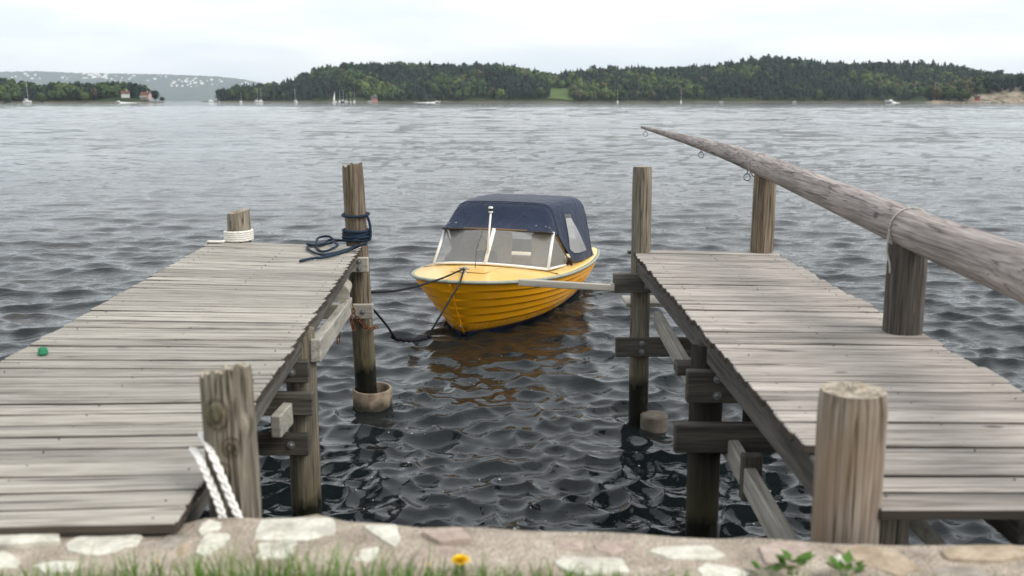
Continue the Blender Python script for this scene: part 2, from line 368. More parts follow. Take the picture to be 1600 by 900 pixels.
def stuff(o, label=None, cat=None):
    o['kind'] = 'stuff'
    if label: o['label'] = label
    if cat: o['category'] = cat
    return o
def npmesh(name, V, faces, mat, cols=None, smooth=False):
    """V (n,3) array, faces (m,k) array"""
    me = bpy.data.meshes.new(name); k = faces.shape[1]; m = len(faces)
    me.vertices.add(len(V)); me.vertices.foreach_set('co', np.asarray(V, np.float32).ravel())
    me.loops.add(m*k); me.loops.foreach_set('vertex_index', faces.astype(np.int32).ravel())
    me.polygons.add(m); me.polygons.foreach_set('loop_start', np.arange(0, m*k, k, dtype=np.int32)); me.polygons.foreach_set('loop_total', np.full(m, k, np.int32))
    me.update(calc_edges=True); me.validate()
    if cols is not None:
        at = me.color_attributes.new('Col', 'FLOAT_COLOR', 'POINT'); c4 = np.ones((len(V), 4), np.float32); c4[:, :3] = cols; at.data.foreach_set('color', c4.ravel())
    me.materials.append(MATS[mat])
    if smooth: me.shade_smooth()
    return me

# ================================================================== THE SETTING
# ---- water: one sheet of wind waves, finer near the shore
NW = 130
wl = np.exp(rng.uniform(math.log(.12), math.log(2.0), NW)); wl[:16] = np.exp(rng.uniform(math.log(3.), math.log(10.), 16))
wth = R(-104)+rng.normal(0, .62, NW)*np.where(wl < .5, 1.5, np.where(wl > 2, .5, 1.)); wk = 2*PI/wl; wph = rng.uniform(0, 2*PI, NW)
wamp = .036*wl/(2*PI)*np.where(wl > 2.0, .9, 1.)*np.where(wl > .8, .55, np.where(wl < .6, 1.6, 1.0))
wdx, wdy = np.cos(wth), np.sin(wth)
def waves(x, y, step=None):
    """displaced x, y and height"""
    X = x.copy(); Y = y.copy(); Z = np.zeros_like(x)
    out_ = np.clip((y-7.5)/7., 0, 1); far_ = 1-.52*np.clip((y-8)/26., 0, 1); long_ = .08+.92*np.clip((y-40)/80., 0, 1)
    for i in range(NW):
        ph = wk[i]*(wdx[i]*x+wdy[i]*y)+wph[i]
        a = wamp[i]*(((.0 if wl[i] > 2 else .65) if wl[i] > .6 else (1.35 if wl[i] < .24 else .82))*(1-out_)+out_)*(far_ if wl[i] < 2 else long_)
        if step is not None: a = a*np.clip((wl[i]/step-2.5)/2.5, 0, 1)
        Z += a*np.cos(ph); s = 1.25*a*np.sin(ph); X -= wdx[i]*s; Y -= wdy[i]*s
    return X, Y, Z
def wz(x, y): return float(waves(np.array([float(x)]), np.array([float(y)]))[2][0])
ys = [2.2]
while ys[-1] < 2200: ys.append(ys[-1]+max(.026, .0052*ys[-1]))
ys += [2600, 3200, 4000, 5200, 7000, 9500, 12500, 16200]
ys = np.array(ys); us = np.linspace(-1, 1, 541); us = np.sign(us)*(np.abs(us)**1.12)
Yg = np.repeat(ys[:, None], len(us), 1); hw = np.minimum(.74*ys+2.6, 15000.); Xg = us[None, :]*hw[:, None]
st = np.maximum(np.gradient(ys)[:, None], hw[:, None]*2/540)*np.ones_like(Xg)
Xd, Yd, Zd = waves(Xg.ravel(), Yg.ravel(), st.ravel()); m, n = Yg.shape
idx = np.arange(m*n).reshape(m, n); fq = np.stack([idx[:-1, :-1], idx[:-1, 1:], idx[1:, 1:], idx[1:, :-1]], -1).reshape(-1, 4)
struct(place('water', npmesh('water', np.stack([Xd, Yd, Zd], 1), fq, 'water_surface', smooth=True)))

# ---- far land: terrain sheets with woods on them
def interp(pts, x): return np.interp(x, [p[0] for p in pts], [p[1] for p in pts])
def sky_z(px, py, Y):                                    # height of a skyline point, arrays
    u = -(py-450)/F; return CAM_H+Y*(-math.sin(TILT)+u*math.cos(TILT))/(math.cos(TILT)+u*math.sin(TILT))
def lat(px, Y, z=0.):
    return (px-800)/F*(Y*math.cos(TILT)+(CAM_H-z)*math.sin(TILT))
# tree templates, unit height
def tmpl_conifer(seed):
    r = np.random.default_rng(seed); V = []; Fc = []
    lv = 4
    for k in range(lv):
        zb = .10+.80*k/lv; zt = min(1., zb+.42-.03*k); w = .20*(1-.80*k/lv)*r.uniform(.85, 1.15); o = len(V); n = 7; a0 = r.uniform(0, 6)
        for j in range(n):
            rr = w*(1.25 if j % 2 else .72)*r.uniform(.8, 1.2); V.append((rr*math.cos(a0+2*PI*j/n), rr*math.sin(a0+2*PI*j/n), zb+r.uniform(-.05, .03)))
        V.append((r.uniform(-.01, .01), r.uniform(-.01, .01), zt))
        Fc += [(o+j, o+(j+1) % n, o+n) for j in range(n)]
    return np.array(V), np.array(Fc)
def tmpl_leafy(seed, nq=44, wid=.34, zc=.58, hz=.42):
    r = np.random.default_rng(seed); V = []; Fc = []
    lob = r.normal(0, 1, (5, 3)); lob /= np.linalg.norm(lob, axis=1)[:, None]
    for q in range(nq):
        d = r.normal(0, 1, 3); d /= np.linalg.norm(d); rad = r.uniform(.55, 1.0)*(1+.22*max(lob@d))
        c = np.array([d[0]*wid*rad, d[1]*wid*rad, zc+d[2]*hz*rad*.85]); nrm = d+r.normal(0, .45, 3); nrm /= np.linalg.norm(nrm)
        t = np.cross(nrm, r.normal(0, 1, 3)); t /= np.linalg.norm(t); b = np.cross(nrm, t); s = r.uniform(.08, .14); o = len(V)
        for a in range(3): V.append(tuple(c+s*(math.cos(2.09*a)*t+math.sin(2.09*a)*b)*1.25))
        Fc.append((o, o+1, o+2))
    o = len(V); n = 6                                     # dense heart of the crown
    for zz, rr in ((zc-hz*.75, .45), (zc, .82), (zc+hz*.62, .5)):
        for j in range(n): V.append((wid*rr*.85*math.cos(PI*2*j/n)*r.uniform(.85, 1.15), wid*rr*.85*math.sin(2*PI*j/n)*r.uniform(.85, 1.15), zz))
    for i in range(2):
        for j in range(n): Fc += [(o+i*n+j, o+i*n+(j+1) % n, o+(i+1)*n+(j+1) % n), (o+i*n+j, o+(i+1)*n+(j+1) % n, o+(i+1)*n+j)]
    V.append((0, 0, zc+hz*.85)); Fc += [(o+2*n+j, o+2*n+(j+1) % n, len(V)-1) for j in range(n)]
    return np.array(V), np.array(Fc)
CON = [tmpl_conifer(i) for i in range(6)]; LEAF = [tmpl_leafy(40+i) for i in range(6)]; PINE = [tmpl_leafy(70+i, 30, .20, .62, .38) for i in range(4)]
def wood_mass(P, hts, kinds, cols, name, label, cat='woodland'):
    Vs = []; Fs = []; Cs = []; off = 0
    for k in (0, 1, 2):
        T = (CON, LEAF, PINE)[k]
        for ti, (tv, tf) in enumerate(T):
            sel = np.where((kinds == k) & (np.arange(len(P)) % len(T) == ti))[0]
            if not len(sel): continue
            a = rng.uniform(0, 2*PI, len(sel)); ca, sa = np.cos(a)[:, None], np.sin(a)[:, None]; h = hts[sel][:, None]; wd = h*rng.uniform(.85, 1.25, (len(sel), 1))
            X = (tv[None, :, 0]*ca-tv[None, :, 1]*sa)*wd+P[sel, 0:1]; Y = (tv[None, :, 0]*sa+tv[None, :, 1]*ca)*wd+P[sel, 1:2]; Z = tv[None, :, 2]*h+P[sel, 2:3]-.3
            V = np.stack([X, Y, Z], -1).reshape(-1, 3); nv = len(tv)
            Ff = (tf[None]+(np.arange(len(sel))*nv)[:, None, None]).reshape(-1, 3)+off
            Vs.append(V); Fs.append(Ff); Cs.append(np.repeat(cols[sel], nv, 0)*rng.uniform(.86, 1.14, (len(V), 1))); off += len(V)
    return stuff(place(name, npmesh(name, np.concatenate(Vs), np.concatenate(Fs), 'forest_leaves', np.concatenate(Cs))), label, cat)
C_CON = np.array([.011, .023, .016]); C_PINE = np.array([.018, .033, .021]); C_DEC = np.array([.048, .082, .027]); C_YEL = np.array([.088, .120, .036]); C_BRN = np.array([.085, .078, .042])
def land(name, prof, Y0, Yr, x0, x1, treeh, nx=160, nd=34, back=2.0, mat='forest_floor', bench=.0):
    """terrain that rises from the shore at Y0 to a ridge at Yr; returns a height function"""
    def zf(x, y):
        px = 800+x*F/(y*math.cos(TILT)); top = np.maximum(sky_z(px, interp(prof, px), Yr)-treeh*.80, .6)
        sh = Y0+18*np.sin(px*.021)+9*np.sin(px*.063+1)
        d = np.clip((y-sh)/(Yr-sh), -.2, back)
        up = np.where(d < 1, np.sin(np.clip(d, 0, 1)*PI/2)**(.95+bench), 1-.5*(d-1))
        bumps = 1+.10*np.sin(x*.021+y*.013)*np.sin(y*.031+1)
        edge = np.clip((px-x0)/18, 0, 1)*np.clip((x1-px)/18, 0, 1)
        return np.where(d < 0, d*40, .8+(top*up*bumps)*edge-3*(1-edge))
    px = np.linspace(x0-6, x1+6, nx); Y = (np.linspace(Y0-45, Y0+(Yr-Y0)*back, nd))[None]*np.ones((nx, 1)); X = lat(px[:, None], Y)
    V = np.stack([X, Y, zf(X, Y)], -1).reshape(-1, 3); idx = np.arange(nx*nd).reshape(nx, nd)
    f = np.stack([idx[:-1, :-1], idx[1:, :-1], idx[1:, 1:], idx[:-1, 1:]], -1).reshape(-1, 4)
    struct(place(name, npmesh(name, V, f, mat, smooth=True))); return zf
def scatter(n, x0, x1, Y0, Yr, zf, back=1.15):
    y = Y0+(Yr-Y0)*back*rng.uniform(0, 1, n)**.9; x = lat(rng.uniform(x0, x1, n), y); z = zf(x, y); return np.stack([x, y, z], 1)
def patch(x, y, s, seed): 
    return .5+.25*np.sin(x/s+seed)*np.sin(y/s*1.3+seed*2)+.25*np.sin(x/s*2.3+y/s+seed*3)

# the long wooded shore across the water
profM = [(302, 157), (312, 153), (335, 142), (360, 135), (400, 131), (440, 128), (460, 121), (480, 112), (500, 104), (530, 100), (580, 97), (640, 99), (700, 99), (760, 97), (800, 100),
         (830, 106), (850, 112), (870, 114), (900, 110), (930, 106), (960, 104), (1000, 101), (1040, 103), (1080, 100), (1120, 100), (1150, 96), (1180, 91), (1210, 88), (1250, 90), (1290, 93), (1350, 97),
         (1400, 98), (1450, 98), (1500, 102), (1540, 108), (1570, 112), (1620, 115), (1800, 112)]
Y0, YR = 1500., 1900.
zM = land('wooded_shore', profM, Y0, YR, 302, 1800, 27., nx=260)
P = scatter(15500, 312, 1790, Y0, YR, zM, 1.1)
pxs = 800+P[:, 0]*F/(P[:, 1]*math.cos(TILT)); dsh = (P[:, 1]-Y0)/(YR-Y0)
keep = (P[:, 2] > 1.6) & ~((pxs > 856) & (pxs < 894) & (dsh < .42)); P = P[keep]; pxs = pxs[keep]; dsh = dsh[keep]
q = patch(P[:, 0], P[:, 1], 60., 1.)+rng.normal(0, .17, len(P))+.30*np.exp(-((pxs-930)/90)**2)*(dsh < .5)+.12*np.exp(-((pxs-640)/120)**2)*(dsh < .4)-.18*(dsh > .75)-.10*((pxs > 1060) & (pxs < 1320))
kd = np.where(q > .74, 1, np.where(rng.uniform(0, 1, len(P)) < .35, 2, 0)); hts = (rng.normal(13.5, 3.6, len(P))+np.where(rng.uniform(0, 1, len(P)) < .06, 6., 0)).clip(6, 25)*np.where(kd == 1, .92, 1.)
cc = np.where((kd == 1)[:, None], np.where((rng.uniform(0, 1, len(P)) < .28)[:, None], C_YEL, np.where((rng.uniform(0, 1, len(P)) < .15)[:, None], C_BRN, C_DEC)), np.where((kd == 2)[:, None], C_PINE, C_CON))*rng.uniform(.75, 1.3, (len(P), 1))
wood_mass(P, hts, kd, cc, 'far_forest', 'dark mixed spruce and birch forest covering the long hills across the water')
# the meadow gap in that forest
mb = MB(); rows = []
for i in range(14):
    y = Y0+8+i*13.; rows.append([(lat(p, y), y, float(zM(np.array([lat(p, y)]), np.array([y]))[0])+.9) for p in np.linspace(855+i*.5, 896-i*.2, 9)])
mb.grid(rows); struct(mb.build('meadow', 'meadow_grass', smooth=True))

# the low wooded point at the left
profL = [(-300, 118), (0, 117), (30, 121), (60, 125), (100, 124), (150, 126), (170, 122), (200, 123), (228, 129), (242, 143), (254, 151), (268, 157)]
zL = land('wooded_point', profL, 1210., 1330., -300, 270, 27., nx=110, nd=24)
HS = [(597, 'a'), (694, 'b')]
P = scatter(2100, -290, 244, 1212., 1330., zL, 1.25); pxs = 800+P[:, 0]*F/(P[:, 1]*math.cos(TILT)); dsh = (P[:, 1]-1212)/118
keep = (P[:, 2] > 1.8) & ~((pxs > 184) & (pxs < 244) & (dsh < .35)) & ~((dsh < .16) & (pxs > 120) & (pxs < 250)); P = P[keep]; pxs = pxs[keep]
q = patch(P[:, 0], P[:, 1], 22., 3.)+rng.normal(0, .2, len(P)); kd = np.where(q > .56, 1, np.where(rng.uniform(0, 1, len(P)) < .6, 2, 0)); hts = rng.normal(13.5, 2.8, len(P)).clip(7, 20)
cc = np.where((kd == 1)[:, None], np.where((rng.uniform(0, 1, len(P)) < .3)[:, None], C_YEL*.9, C_DEC), np.where((kd == 2)[:, None], C_PINE, C_CON))*rng.uniform(.75, 1.3, (len(P), 1))
wood_mass(P, hts, kd, cc, 'point_forest', 'mixed green woodland on the low point beside the two houses')

# the rocky islet at the right
profR = [(1436, 156), (1447, 140), (1460, 131), (1490, 126), (1530, 121), (1570, 118), (1600, 113), (1640, 110), (1900, 108)]
zR = land('rocky_islet', profR, 1130., 1230., 1434, 1900, 19., nx=110, nd=24, mat='islet_rock', bench=.55)
P = scatter(1250, 1444, 1890, 1132., 1230., zR, 1.3); pxs = 800+P[:, 0]*F/(P[:, 1]*math.cos(TILT)); dsh = (P[:, 1]-1132)/98
keep = (P[:, 2] > 1.2) & ((dsh > .5) | ((pxs < 1515) & (dsh > .12))); P = P[keep]; pxs = pxs[keep]
kd = np.where((pxs < 1530) & (rng.uniform(0, 1, len(P)) < .7), 1, np.where(rng.uniform(0, 1, len(P)) < .8, 2, 0)); hts = rng.normal(12.5, 2.4, len(P)).clip(6, 18)
cc = np.where((kd == 1)[:, None], np.where((rng.uniform(0, 1, len(P)) < .4)[:, None], C_BRN, C_DEC*.8), np.where((kd == 2)[:, None], C_PINE, C_CON))*rng.uniform(.75, 1.3, (len(P), 1))
wood_mass(P, hts, kd, cc, 'islet_trees', 'pine and birch stand on the rocky islet at the edge')

# the far hazy ridge
profF = [(-900, 114), (-200, 112), (0, 111), (60, 110), (130, 113), (200, 114), (260, 115), (340, 118), (380, 122), (410, 128), (450, 136), (520, 146), (640, 152)]
zF = land('far_ridge', profF, 11500., 14800., -880, 640, 40., nx=200, nd=40, back=1.25, mat='ridge_slope')

# ---- shore: bank and quay wall
QZ = 1.40; QY = 2.665
rows = [[(x, y, z) for x in np.linspace(-60, 60, 25)] for y, z in ((2.50, 1.30), (2.2, 1.345), (1.5, 1.36), (0, 1.38), (-8, 1.5), (-60, 2.2))]
struct(MB().grid(rows, flip=True).build('grass_bank', 'bank_soil', smooth=True))
# quay wall with inset flat stones
wall = thing('quay_wall', 'low mortared stone quay wall along the shore in front of both piers', 'wall', (0, 2.5, 0))
nxw = 260; xs_ = np.linspace(-14, 14, nxw); rows = []
EDG = [onz(a_, b_, 1.385) for a_, b_ in ((-100, 824), (0, 824), (230, 824), (298, 815), (310, 809), (522, 808), (538, 817), (700, 820), (1000, 831), (1200, 839), (1400, 849), (1600, 850), (1700, 851))]
EDX, EDY = [-20.]+[p.x for p in EDG]+[20.], [EDG[0].y]+[p.y for p in EDG]+[EDG[-1].y]
def edge_y(x): return float(np.interp(x, EDX, EDY))+.012+.010*vnoise(x*7, 2)+.006*vnoise(x*31, 5)
def top_z(x, t): return QZ-.012+.008*vnoise(x*9+t*5, 1)+.005*vnoise(x*27-t*13, 3)+.018*max(0, 1-abs(x+.55)/.45)
for t, dz in ((0., -.06), (.06, -.01), (.25, 0), (.5, .003), (.75, 0), (.93, -.004), (.985, -.018), (1., -.05), (1.02, -.6), (1.03, -2.2)):
    rows.append([(x, 2.30+(edge_y(x)-2.30)*t, top_z(x, min(t, 1.))+dz) for x in xs_])
MB().grid(rows, flip=True).build('mortar_bed', 'mortar', wall, smooth=True)
def inset(poly, mat, th=.02, lift=.007):
    pts = [onz(px, py, QZ) for px, py in poly]; c = sum(pts, Vector())/len(pts)
    # round the outline off a little
    ring = []
    n = len(pts)
    for i in range(n):
        a, b, d = pts[i-1], pts[i], pts[(i+1) % n]; b = b+Vector((random.uniform(-.009, .009), random.uniform(-.006, .006), 0)); ring += [b+(a-b)*.12, b+(a-b)*.03+(d-b)*.03, b+(d-b)*.12, b+(d-b)*.36+Vector((random.uniform(-.005, .005), random.uniform(-.005, .005), 0))]
    N = len(ring); z = top_z(c.x, .5)+.004+random.uniform(-.001, .002); tx, ty = random.uniform(-.02, .02), random.uniform(-.02, .02)
    def P(p, s, dz): q = c+(p-c)*s; return (q.x-c.x, q.y-c.y, z+dz+(q.x-c.x)*tx+(q.y-c.y)*ty)
    vs = [P(p, 1., -th-.02) for p in ring]+[P(p, 1., -.003) for p in ring]+[P(p, .965, .0) for p in ring]+[P(p, .5, .002+random.uniform(-.002, .002)) for p in ring]+[P(c, 0, .002)]
    fs = [(k*N+i, k*N+(i+1) % N, (k+1)*N+(i+1) % N, (k+1)*N+i) for k in range(3) for i in range(N)]+[(3*N+i, 3*N+(i+1) % N, 4*N) for i in range(N)]
    mb = MB(); mb.add(vs, fs); me = mb.mesh('stone', mat); o = place('stone', me, wall, loc=(c.x, c.y, 0))
    return o
ST = [([(-60, 838), (-20, 822), (62, 824), (98, 834), (88, 847), (0, 851), (-50, 852)], 'stone_white'), ([(104, 848), (118, 834), (228, 832), (214, 853), (150, 863), (106, 858)], 'stone_white'),
      ([(-30, 862), (10, 857), (34, 871), (28, 882), (-30, 884)], 'stone_white'), ([(52, 876), (80, 869), (122, 871), (118, 888), (56, 890)], 'stone_white'),
      ([(196, 872), (262, 828), (302, 826), (296, 840), (240, 872)], 'stone_grey'), ([(310, 816), (330, 811), (352, 816), (346, 826), (316, 832)], 'stone_white'),
      ([(300, 862), (322, 832), (356, 834), (354, 848), (318, 868)], 'stone_white'), ([(258, 868), (290, 842), (300, 846), (280, 872)], 'stone_tan'),
      ([(396, 838), (404, 814), (524, 811), (526, 838), (470, 848), (400, 846)], 'stone_white'), ([(394, 876), (408, 852), (468, 850), (470, 876)], 'stone_white'),
      ([(504, 880), (528, 853), (596, 853), (590, 870), (566, 882)], 'stone_white'), ([(562, 824), (624, 821), (628, 846), (612, 858)], 'stone_white'),
      ([(747, 834), (752, 824), (808, 824), (812, 838), (804, 848), (760, 847)], 'stone_white'), ([(862, 845), (870, 838), (912, 838), (914, 854), (866, 856)], 'stone_pink'),
      ([(926, 842), (992, 836), (996, 850), (960, 858), (930, 852)], 'stone_pink'), ([(867, 876), (882, 866), (978, 870), (980, 892), (920, 896), (880, 888)], 'stone_white'),
      ([(1018, 858), (1030, 851), (1112, 851), (1131, 866), (1120, 874), (1040, 870)], 'stone_white'), ([(996, 882), (1008, 876), (1066, 876), (1070, 896), (1000, 898)], 'stone_white'),
      ([(1090, 884), (1100, 878), (1162, 880), (1172, 893), (1160, 902), (1092, 900)], 'stone_white'), ([(1188, 850), (1210, 842), (1262, 842), (1274, 862), (1240, 882), (1196, 876)], 'stone_pink'),
      ([(1300, 854), (1340, 848), (1404, 856), (1436, 888), (1400, 898), (1350, 880)], 'stone_tan'), ([(1300, 866), (1310, 862), (1323, 870), (1318, 877), (1303, 875)], 'stone_white'),
      ([(1470, 858), (1500, 850), (1590, 849), (1620, 862), (1560, 874), (1480, 870)], 'stone_tan'), ([(640, 862), (700, 850), (735, 868), (700, 888), (650, 884)], 'stone_pink'),
      ([(1440, 880), (1480, 876), (1540, 884), (1560, 905), (1450, 905)], 'stone_grey'), ([(660, 830), (720, 826), (735, 842), (690, 848)], 'stone_pink'), ([(1620, 850), (1720, 852), (1730, 884), (1640, 888)], 'stone_white'),
      ([(-200, 830), (-100, 828), (-80, 850), (-190, 858)], 'stone_grey')]
for p, mname in ST: inset(p, mname)

# ---- timber parts
def plank_mesh(L, w, th, mat, seed):
    r = random.Random(seed); xs = [-L/2, -L/2+.004, -L/4, 0, L/4, L/2-.004, L/2]; rows = []
    e = .005
    for i, x in enumerate(xs):
        k = 0 if 0 < i < 6 else .004; dz = r.uniform(-.0015, .0015); dy = r.uniform(-.0015, .0015)
        rows.append([(x, -w/2+k+dy, -th), (x, -w/2+k+dy, -e-k), (x, -w/2+e+k+dy, -k+dz), (x, 0, -k+.0012+dz), (x, w/2-e-k+dy, -k+dz), (x, w/2-k+dy, -e-k), (x, w/2-k+dy, -th)])
    mb = MB(); mb.grid(rows, closed=True, flip=True); mb.f += [tuple(range(7)), tuple(range(42, 49))[::-1]]
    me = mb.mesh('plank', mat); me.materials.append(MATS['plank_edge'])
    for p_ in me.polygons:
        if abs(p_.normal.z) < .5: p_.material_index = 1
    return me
def pile(name, base, top, r0, r1, mat, parent, n=30, rings=36, seed=1, rough=.02, topcut=(0., 0.), bulges=(), grooves=0., cap='end_grain', ragged=0., **tags):
    base, top = Vector(base), Vector(top); ax = (top-base); L = ax.length; t = ax.normalized(); nx = Vector((1, 0, 0)); nx = (nx-t*nx.dot(t)).normalized(); ny = t.cross(nx); rows = []
    for i in range(rings+1):
        s = i/rings; ring = []
        for j in range(n):
            th = 2*PI*j/n; r = r0+(r1-r0)*s; r *= 1+rough*vnoise(th*2+s*2.1, seed)+rough*.6*vnoise(th*5+s*L*2.5, seed+3)
            if grooves: r *= 1-grooves*max(0., math.sin(th*7+1.1*vnoise(s*L*2.2, seed)+seed))**6-grooves*.6*max(0., math.sin(th*13+seed*2+vnoise(s*L*3, 7)))**8
            for bs_, bt, ba, bw in bulges:
                dth = (th-bt+PI) % (2*PI)-PI; r += ba*math.exp(-((s-bs_)*L/bw)**2-(dth*r1/bw)**2)
            if i >= rings-1: r *= (.985 if i == rings-1 else .95)
            p = base+t*(L*s)+nx*(r*math.cos(th))+ny*(r*math.sin(th))
            if i >= rings-3: p += t*((topcut[0]*math.cos(th)+topcut[1]*math.sin(th))*(i-rings+3)/3)
            if ragged and i >= rings-4: p += t*(ragged*(vnoise(th*3.1, seed)+.6*vnoise(th*9, seed+1))*(i-rings+4)/4)
            ring.append(p)
        rows.append(ring)
    mb = MB(); mb.grid(rows, closed=True); me = mb.mesh(name, mat, True)
    # origin at the foot so that the grain runs with the timber
    me.transform(Matrix.Translation(-base)); me.set_sharp_from_angle(angle=R(50)); o = place(name, me, parent, loc=base, **tags)
    top_ring = [p-base for p in rows[-1]]; c = sum(top_ring, Vector())/n; mc = MB(); inner = [c+(p-c)*.5+Vector((0, 0, -.006-.004*math.sin(k*3))) for k, p in enumerate(top_ring)]
    mc.grid([top_ring, inner], closed=True); k = len(mc.v); mc.v.append(tuple(c+Vector((0, 0, -.012)))); mc.f += [(n+i, n+(i+1) % n, k) for i in range(n)]
    e = mc.mesh('end_grain', cap, False); eo = place('end_grain', e, o, loc=(0, 0, .001), world=False)
    return o
def bolt(p, parent, n=(0, -1, 0), r=.016):
    q = Vector(n).to_track_quat('Z', 'Y').to_matrix().to_4x4(); mb = MB()
    mb.lathe([(0, .016), (r*.55, .015), (r*.75, .009), (r*.75, .004), (r*1.45, .003), (r*1.45, -.002)], 10, q); me = mb.mesh('bolt', 'galvanised')
    return place('bolt', me, parent, loc=p, world=False)
def timber(name, a, b, w, h, mat, parent, axis=0, bolts=(), up=(0, 0, 1), **tags):
    a, b = Vector(a), Vector(b); c = (a+b)/2; x = (b-a); L = x.length; x.normalize(); y = Vector(up).cross(x).normalized(); z = x.cross(y)
    M = Matrix((x, y, z)).transposed()
    if axis == 1: M = M @ Matrix.Rotation(-PI/2, 3, 'Z'); d = (w, L, h)
    else: d = (L, w, h)
    mb = MB(); mb.box((0, 0, 0), d, None, .006); me = mb.mesh(name, mat); o = place(name, me, parent, loc=c, rot=M.to_euler(), **tags)
    for bx_, bz in bolts: bolt((bx_-L/2, -d[1]/2-.001, bz) if axis == 0 else (-d[0]/2, bx_-L/2, bz), o)
    return o

DZ = 1.43
# ---- left pier
pierL = thing('timber_pier', 'weathered grey plank pier at the left with rope-wrapped posts and a tall leaning pile', 'pier', (-1.8, 5.4, 0))
NL = 42; variants = [plank_mesh(1.0, .1185, .032, 'deck_wood', i) for i in range(5)]
for i in range(NL):
    s = (i+.5)/NL; yr = 2.70+5.52*s; xr = -.975-.053*(yr-2.70); yl = yr-.06*1.33+(.35*1.33)*max(0, s-.05)**1.3*.98; xl = xr-1.33
    a = Vector((xl+random.uniform(-.006, .006), yl)); b = Vector((xr+random.uniform(-.006, .006), yr)); d = b-a
    wl_ = 5.52/NL; ypitch = ((1+.47*1.3*max(.0, s-.05)**.3/5.52*1.0)+1)/2
    o = place('plank', variants[random.randrange(5)], pierL, loc=((a.x+b.x)/2, (a.y+b.y)/2, DZ+random.uniform(-.004, .003)), rot=(random.uniform(-.012, .012), random.uniform(-.0015, .0015), math.atan2(d.y, d.x)+random.uniform(-.003, .003)))
    o.scale = (d.length, ypitch*random.uniform(.925, .985), 1)
nm = MB()
for i in range(NL):
    s = (i+.5)/NL; yr = 2.70+5.52*s; xr = -.975-.053*(yr-2.70)
    for off, kx in ((.07, 0), (.62, 1), (1.22, 0)):
        m_ = (.45*max(0, s-.05)**1.3-.06); nm.lathe([(.0001, .0045), (.0028, .004), (.0028, -.003)], 6, Matrix.Translation((xr-off, yr+m_*off+(.03 if kx else -.03), DZ)))
stuff(nm.build('nails', 'dark_trim', pierL))
def stringL(off): return Vector((-.975-off, 2.72, DZ-.105)), Vector((-.975-.053*5.5-off, 8.2, DZ-.105))
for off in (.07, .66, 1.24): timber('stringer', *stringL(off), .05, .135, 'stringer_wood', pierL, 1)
pile('pile', (-1.235, 8.45, -1.2), (-1.335, 8.36, 2.10), .10, .088, 'pile_wood', pierL, rough=.03, topcut=(.012, -.01), ragged=.016, grooves=.05, seed=2, rings=50, label='tall leaning pile with blue rope wound round it')
pile('pile', (-2.36, 8.53, -1.2), (-2.36, 8.56, 1.69), .105, .098, 'pile_wood_grey', pierL, seed=5, topcut=(.015, .01), grooves=.06, label='short post with white rope coiled round its foot')
pile('pile', (-1.185, 5.42, -1.2), (-1.185, 5.42, 1.375), .088, .085, 'pile_wood_grey', pierL, seed=7)
pile('pile', (-2.30, 5.45, -1.2), (-2.30, 5.45, 1.385), .088, .085, 'pile_wood_grey', pierL, seed=8)
# cross timbers, bolted to the piles
timber('cross_beam', (-2.45, 8.25, 1.275), (-1.205, 8.25, 1.275), .05, .125, 'beam_wood_pale', pierL, bolts=((1.17, .03), (1.17, -.03)))
timber('cross_beam', (-2.45, 8.25, .875), (-1.175, 8.25, .875), .05, .125, 'beam_wood_pale', pierL, bolts=((1.19, .0),), label='pale greenish bolted cross timber')
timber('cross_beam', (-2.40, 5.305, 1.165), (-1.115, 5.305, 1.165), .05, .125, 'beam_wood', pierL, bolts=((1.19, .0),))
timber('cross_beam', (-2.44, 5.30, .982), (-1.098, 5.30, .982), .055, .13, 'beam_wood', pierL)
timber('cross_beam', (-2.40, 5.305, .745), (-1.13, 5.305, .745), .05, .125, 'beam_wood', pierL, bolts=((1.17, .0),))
timber('side_beam', (-1.09, 5.36, 1.265), (-1.36, 8.12, .955), .06, .13, 'rail_beam_wood', pierL, 1, label='pale side timber sloping under the deck edge')
timber('beam_stub', (-1.255, 5.06, .925), (-1.235, 5.27, .935), .055, .125, 'rail_beam_wood', pierL)
timber('cross_beam', (-1.9, 2.93, 1.31), (-1.02, 2.98, 1.22), .07, .16, 'beam_wood', pierL)
mb = MB(); mb.tube([(-1.34, 7.62, 1.15), (-1.36, 8.02, 1.14)], [.07, .05], 16); mb.build('pole_end', 'beam_wood_pale', pierL, smooth=True, sharp=40)
mb = MB(); mb.lathe([(.170, -.5), (.172, .145), (.168, .155), (.152, .155), (.148, .145), (.148, -.5)], 40, Matrix.Translation((-1.225, 8.42, 0)) @ Matrix.Rotation(R(3), 4, 'X')); mb.build('concrete_sleeve', 'concrete', pierL, smooth=True, sharp=50, label='beige concrete pipe sleeve round the foot of the tall pile')

# knotty mooring post standing before the left pier
pile('mooring_post', (-.845, 2.99, -.6), (-.885, 2.97, 1.815), .088, .074, 'post_wood_green', None, n=84, rings=140, rough=.07, grooves=.24, topcut=(.014, -.010), ragged=.012, seed=4,
     bulges=((.950, -1.85, .016, .03), (.908, -1.28, .014, .024), (.875, -1.7, .012, .022), (.93, -.5, .012, .03)), label='knotty greenish mooring post with split top beside the white ropes', category='post')
pile('mooring_post', (1.03, 2.86, -.6), (1.025, 2.88, 1.775), .098, .100, 'post_wood_tan', None, n=60, rings=70, rough=.018, grooves=.045, seed=9, label='thick round tan mooring post with flat sawn top', category='post')

